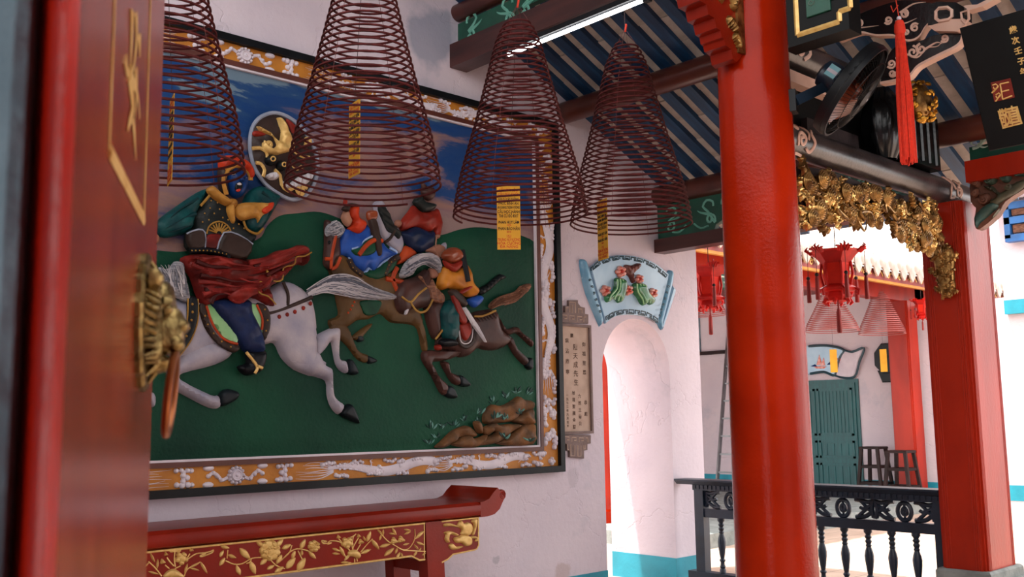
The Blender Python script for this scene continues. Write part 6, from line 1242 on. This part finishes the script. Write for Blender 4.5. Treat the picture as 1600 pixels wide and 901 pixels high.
# octagonal wall clock
ck = thing('octagonal_clock', 'dark octagonal wall clock with a pale dial beside the teal door', 'clock', ony(1390, 567, YE))
cc = fE.px(1389, 560); c2 = fE.px(1390, 583)
MB().prism([(cc[0] + .23 * math.cos(a), cc[1] + .26 * math.sin(a)) for a in [PI / 8 + k * PI / 4 for k in range(8)]], fE, 0, .08, .02).build('case', 'black_frame', ck, smooth=False)
MB().prism([(c2[0] - .1, c2[1] - .14), (c2[0] + .1, c2[1] - .14), (c2[0] + .17, c2[1] + .05), (c2[0] - .17, c2[1] + .05)], fE, 0, .07, .015).build('pendulum_case', 'black_frame', ck, smooth=False)
MB().lathe([(0, .001), (.16, 0), (.16, -.004)], (cc[0], YE - .082, cc[1]), 28, (0, -1, 0)).build('dial', 'plaster_white', ck)
MB().bar((cc[0], YE - .088, cc[1]), (cc[0] + .05, YE - .088, cc[1] + .07), .008, .006).build('hand', 'ink_black', ck, smooth=False); MB().bar((cc[0], YE - .088, cc[1]), (cc[0] - .06, YE - .088, cc[1] + .02), .01, .006).build('hand', 'ink_black', ck, smooth=False)
# stools
def stool(px0, px1, pyt, y, label):
    a, b_ = ony(px0, pyt, y), ony(px1, pyt, y); cx = (a[0] + b_[0]) / 2; top = a[2]; w2 = .16; ft = .195
    s = thing('wooden_stool', label, 'stool', (cx, y, GZ), 'stools by the far wall'); MB().prism([(cx - w2, y - w2), (cx + w2, y - w2), (cx + w2, y + w2), (cx - w2, y + w2)], FLOORF, top - .035, top, .008).build('seat', 'dark_wood', s, smooth=False)
    for i in (-1, 1):
        for j in (-1, 1): MB().bar((cx + i * (w2 - .03), y + j * (w2 - .03), top - .035), (cx + i * ft, y + j * ft, GZ), .045, .045, (0, 1, 0)).build('leg', 'dark_wood', s, smooth=False)
    for z, in ((GZ + .2,), (GZ + .45,)):
        k = w2 - .03 + (ft - w2 + .03) * (top - .035 - z) / (top - .035 - GZ)
        for p, q_ in (((-k, -k), (k, -k)), ((-k, k), (k, k)), ((-k, -k), (-k, k)), ((k, -k), (k, k))): MB().bar((cx + p[0], y + p[1], z), (cx + q_[0], y + q_[1], z), .028, .04).build('stretcher', 'dark_wood', s, smooth=False)
stool(1347, 1382, 697, 14.65, 'dark wooden stool standing next to the teal door'); stool(1391, 1423, 703, 14.15, 'dark wooden stool standing next to the far red pillar')
# aluminium ladder
ld = thing('ladder', 'grey metal ladder leaning on the far wall left of the round column', 'ladder', ony(1118, 742, 14.3)); a = ony(1119, 750, 14.2); b_ = ony(1137, 520, YE - .08)
for k in (0, .42): MB().bar((a[0] + k, 14.2, GZ), (b_[0] + k * .9, YE - .06, b_[2]), .03, .07, (0, 1, 0)).build('rail', 'silver', ld, smooth=False)
for i in range(1, 9): t = i / 9; p = np.array([a[0], 14.2, GZ]) * (1 - t) + np.array([b_[0], YE - .06, b_[2]]) * t; MB().bar(p, p + np.array([.42 - .04 * t, 0, 0]), .04, .03).build('rung', 'silver', ld, smooth=False)
# gallery pillars, lintel, fascia and roof
GX, EX = -1.6, -1.0; DZ = .23
def pillar(y, label): return tag(MB().prism(moulded(GX - .17, y - .17, GX + .17, y + .17), FLOORF, GZ, 3.1).build('gallery_pillar', 'red_square', smooth=False), label, 'column', 'gallery pillars')
pillar(14.72, 'red square gallery pillar beside the wooden stools'); pillar(10.95, 'red square gallery pillar standing behind the round column')
tag(MB().box((GX - .1, 8.4, 3.1), (GX + .1, 19, 3.32)).build('gallery_lintel', 'red_square', smooth=False), 'red lintel beam over the far gallery pillars', 'beam')
gfr = thing('fret_board', 'green board with pale key fret under the far gallery lintel', 'board', (GX, 9.6, 2.9)); fG = XF(GX + .09)
MB().box((GX - .06, 8.6, 2.94), (GX + .09, 10.78, 3.1)).build('panel', 'green_board', gfr, smooth=False)
y = 8.7
while y < 10.6: MB().stroke([(y, 2.97), (y, 3.07), (y + .12, 3.07), (y + .12, 3.0), (y + .05, 3.0)], fG, .012, .002, 5, 1, False).build('key_fret', 'scroll_white', gfr); y += .2
fs = thing('fascia_board', 'maroon fascia board with gold scrolls under the far tiled eave', 'board', (EX, 13, 3.0)); fF = XF(EX - .03)
MB().box((EX - .07, 8.4, 3.0 + DZ), (EX - .03, 19.5, 3.15 + DZ)).build('panel', 'fascia_red', fs, smooth=False)
MB().box((EX - .075, 8.4, 2.965 + DZ), (EX - .02, 19.5, 3.0 + DZ)).build('gold_moulding', 'ochre', fs, smooth=False)
y = 10.4
while y < 18.5:
    MB().stroke([(y, 3.07 + DZ), (y + .06, 3.13 + DZ), (y + .12, 3.09 + DZ), (y + .08, 3.05 + DZ), (y + .05, 3.09 + DZ), (y + .2, 3.12 + DZ), (y + .26, 3.06 + DZ)], fF, .011, .002, 4, 2, False).build('gold_scroll', 'gold_paint', fs); y += .34
gr = thing('gallery_roof', 'sunlit pale tiled roof of the far gallery with drip-tile eave', 'roof', (-3, 13, 3.2)); RS = .48; RGX = -4.2
def grz(x): return 3.24 + DZ + RS * (EX - x)
MB().add([(EX, 8.4, grz(EX) - .02), (RGX, 8.4, grz(RGX) - .02), (RGX, 19.5, grz(RGX) - .02), (EX, 19.5, grz(EX) - .02), (EX, 8.4, grz(EX) - .09), (RGX, 8.4, grz(RGX) - .09), (RGX, 19.5, grz(RGX) - .09), (EX, 19.5, grz(EX) - .09)], [(0, 3, 2, 1), (4, 5, 6, 7), (0, 1, 5, 4), (1, 2, 6, 5), (2, 3, 7, 6), (3, 0, 4, 7)]).build('roof_deck', 'roof_tile_white', gr, smooth=False)
MB().add([(RGX, 8.4, grz(RGX)), (-9, 8.4, 3.6), (-9, 19.5, 3.6), (RGX, 19.5, grz(RGX)), (RGX, 8.4, grz(RGX) - .1), (-9, 8.4, 3.5), (-9, 19.5, 3.5), (RGX, 19.5, grz(RGX) - .1)], [(0, 1, 2, 3), (7, 6, 5, 4), (0, 4, 5, 1), (1, 5, 6, 2), (2, 6, 7, 3), (3, 7, 4, 0)]).build('roof_deck', 'roof_tile_white', gr, smooth=False)
TP = .26; hb = MB(); nA = 8; v = []; nseg = 14
for i in range(nseg + 1):
    for s_ in ((0, 1) if 0 < i < nseg else (0,)):
        x = EX - (EX - RGX) * i / nseg; rr = .078 if (i == 0 or s_ == 1) else .068
        for k in range(nA + 1): a = PI * k / nA; v.append((x + .02, rr * math.cos(a), grz(x) - .01 + rr * math.sin(a)))
nr_ = len(v) // (nA + 1)
hb.add(v, [(i * (nA + 1) + k, i * (nA + 1) + k + 1, (i + 1) * (nA + 1) + k + 1, (i + 1) * (nA + 1) + k) for i in range(nr_ - 1) for k in range(nA)] + [tuple(range(nA + 1))])
t0 = hb.build('tile_row', 'roof_tile_white', gr, angle=50)
dp = MB(); FD = XF(0); dp.prism([(-.11, .05), (-.105, -.03), (-.065, -.11), (0, -.17), (.065, -.11), (.105, -.03), (.11, .05)], FD, -.012, .012, .004); d0 = dp.build('drip_tile', 'roof_tile_white', gr, smooth=False)
capm = MB().lathe([(0, .018), (.05, .014), (.076, 0), (.076, -.02)], (0, 0, 0), 14, (1, 0, 0)); c0 = capm.build('end_cap', 'roof_tile_white', gr)
ny = int((19.4 - 8.5) / TP)
for i in range(ny):
    y = 8.5 + i * TP
    for src, loc in ((t0, (0, y, 0)), (d0, (EX + .02, y + TP / 2, 3.2 + DZ)), (c0, (EX + .03, y, 3.24 + DZ))):
        if i == 0: src.location = loc
        else: inst(src, gr, loc)
# soffit rafters of the gallery
for i in range(12): y = 8.7 + i * .9; 
tag(MB().box((-8.7, 8.4, 3.4), (GX - .1, YE, 3.46)).build('gallery_soffit', 'mauve_soffit' if False else 'fascia_red', smooth=False), 'dim red ceiling boards of the far gallery', 'soffit')
# red column glimpsed through the arch
p_ = ony(942, 820, 9.2); tag(MB().lathe([(.17, GZ), (.17, GZ + .14), (.14, GZ + .16), (.13, GZ + .2), (.125, 3.2)], (p_[0] - .0, 9.2, 0), 24).build('passage_column', 'red_column'), 'slim red column glimpsed through the arched doorway', 'column')
# ---- lanterns
def lantern(label, c, s=1., tail=True, hang=3.1, m='lantern_red'):
    th = thing('palace_lantern', label, 'lantern', c, 'red palace lanterns'); cx, cy, cz = c; n = 6; V = lambda r, a, h: (cx + s * r * math.cos(a), cy + s * r * math.sin(a), cz + s * h)
    def hexl(prof, name, m_, a0=.3): 
        b = MB(); vs_ = [V(r, a0 + 2 * PI * k / n, h) for r, h in prof for k in range(n)]
        b.add(vs_, [(i * n + k, i * n + (k + 1) % n, (i + 1) * n + (k + 1) % n, (i + 1) * n + k) for i in range(len(prof) - 1) for k in range(n)]); return b.build(name, m_, th, smooth=False)
    hexl([(.12, .09), (.105, -.03), (.10, -.09)], 'panel_body', 'lantern_glow'); hexl([(.235, .2), (.2, .185), (.15, .13), (.122, .09), (.1, .09), (.13, .14), (.18, .2), (.235, .2)], 'crown', m); hexl([(.1, -.09), (.13, -.105), (.16, -.125), (.15, -.15), (.1, -.16), (.09, -.1)], 'lower_flare', m); hexl([(.1, -.155), (.12, -.2), (.1, -.235), (.07, -.22), (.06, -.16)], 'skirt', m)
    for k in range(n):
        a = .3 + 2 * PI * k / n
        MB().tube([V(.123, a, .1), V(.135, a, .0), V(.112, a, -.1)], .012 * s, 6).build('rib', m, th)
        b = MB()
        for j in (-2, -1, 0, 1, 2): b.tube([V(.2, a + j * .09, .18), V(.235, a + j * .1, .21), V(.25, a + j * .13, .235 - abs(j) * .012), V(.235, a + j * .15, .255 - abs(j) * .02)], [.014 * s, .013 * s, .01 * s, .004 * s], 5)
        b.build('crown_leaf', m, th)
        b = MB(); b.tube([V(.15, a, -.13), V(.18, a, -.15), V(.17, a, -.19), V(.15, a, -.18)], [.016 * s, .014 * s, .01 * s, .006 * s], 6); b.tube([V(.1, a + .5, -.22), V(.12, a + .5, -.25), V(.1, a + .5, -.27)], [.02 * s, .018 * s, .008 * s], 6); b.build('scallop', m, th)
        MB().tube([V(.24, a, .2), V(.242, a, -.02)], .0025 * s, 4).build('tassel_cord', 'thread', th)
        MB().ball(V(.242, a, -.02), .017 * s, 8, 6).build('bead', 'ink_black', th)
        MB().lathe([(.008 * s, 0), (.016 * s, -.02 * s), (.02 * s, -.2 * s), (.016 * s, -.205 * s)], V(.242, a, -.03), 8).build('tassel', 'tassel_dark', th)
    MB().tube([V(0, 0, -.2), V(0, 0, -.32)], .008 * s, 6).build('tail_cord', 'tassel_dark', th); MB().lathe([(.01 * s, 0), (.02 * s, -.03 * s), (.022 * s, -.2 * s), (.015 * s, -.21 * s)], V(0, 0, -.3), 8).build('tail_tassel', 'tassel_dark', th)
    MB().tube([V(0, 0, .12), (cx, cy, hang)], .004, 5).build('hanging_wire', 'thread', th)
    return th
LY = 7.70
c = ony(1307, 428, LY); lantern('red palace lantern with tassels hanging right of the round column', tuple(c), .98, hang=roofz(LY))
c = ony(1108, 447, LY); lantern('red palace lantern half hidden left of the round column', tuple(c), .9, hang=roofz(LY) + .08)
c = onx(1440, 482, -1.05); lantern('small far red lantern beside the gallery pillar', tuple(c), .62, hang=3.2, m='lantern_red')
# ---- far incense coils
mat('coil_hazed', '#b06a68', '#98524f', rough=.9)  # pale pink imitates washed-out courtyard haze over the far coils
def farcoil(label, px, py, y, R, H, tg, xoff=0.):
    c = ony(px, py, y); coil(label, c[0], c[1], c[2], R, H, 20, None, 0., hang=3.398, tagz=float(ony(tg[0], tg[1], y)[2]) if tg else None, tagh=.33, tagw=.1, tagrot=.1 + (tg[2] if tg else 0), m='coil_hazed', rr=.007, group='incense coils in the far gallery')
farcoil('pale far incense coil beside the octagonal clock', 1378, 522, 13.9, .33, .62, (1392, 580, 0))
farcoil('pale far incense coil below the palace lantern', 1300, 518, 13.1, .38, .6, (1335, 580, .2))
farcoil('pale far incense coil left of the round column', 1093, 492, 10.9, .36, .5, None)
# ---- blue lattice cornice beyond the square column
bl = thing('lattice_cornice', 'blue lattice cornice with ochre panels beyond the square column', 'cornice', ony(1590, 350, 15.2)); a = ony(1572, 345, 15.2); b_ = ony(1640, 345, 15.2); W_ = b_[0] - a[0] + 1.2
for dz in (-.28, -.02, .2): MB().box((a[0], 15.1, a[2] + dz - .05), (a[0] + W_, 15.25, a[2] + dz + .05)).build('rail', 'blue_lattice', bl, smooth=False)
for i in range(5): MB().box((a[0] + i * .34, 15.1, a[2] - .28), (a[0] + i * .34 + .08, 15.25, a[2] + .2)).build('stile', 'blue_lattice', bl, smooth=False)
for i in range(4):
    for dz in (-.2, .06): MB().box((a[0] + i * .34 + .1, 15.16, a[2] + dz), (a[0] + i * .34 + .31, 15.22, a[2] + dz + .12)).build('ochre_panel', 'horse_chestnut', bl, smooth=False)
gw = MB().box((a[0] - .15, 15.3, 0), (a[0] + W_, 15.6, a[2] + .5)); struct(gw.build('wall_gate', 'plaster_far', smooth=False), 'tall white gate wall beyond the square column')
struct(MB().box((a[0] - .3, 14.7, a[2] + .3), (a[0] + W_, 15.6, a[2] + .55)).build('trim_4', 'plaster_white', smooth=False), 'white projecting eave board of the gate wall')
ts_ = ony(1569, 480, YE - .1); MB_ = tag(MB().box((ts_[0], YE - .1, ts_[2] - .1), (ts_[0] + .45, YE - .01, ts_[2] + .1)).build('teal_awning', 'teal_paint', smooth=False), 'small turquoise panel high on the far wall right of the square column', 'panel')
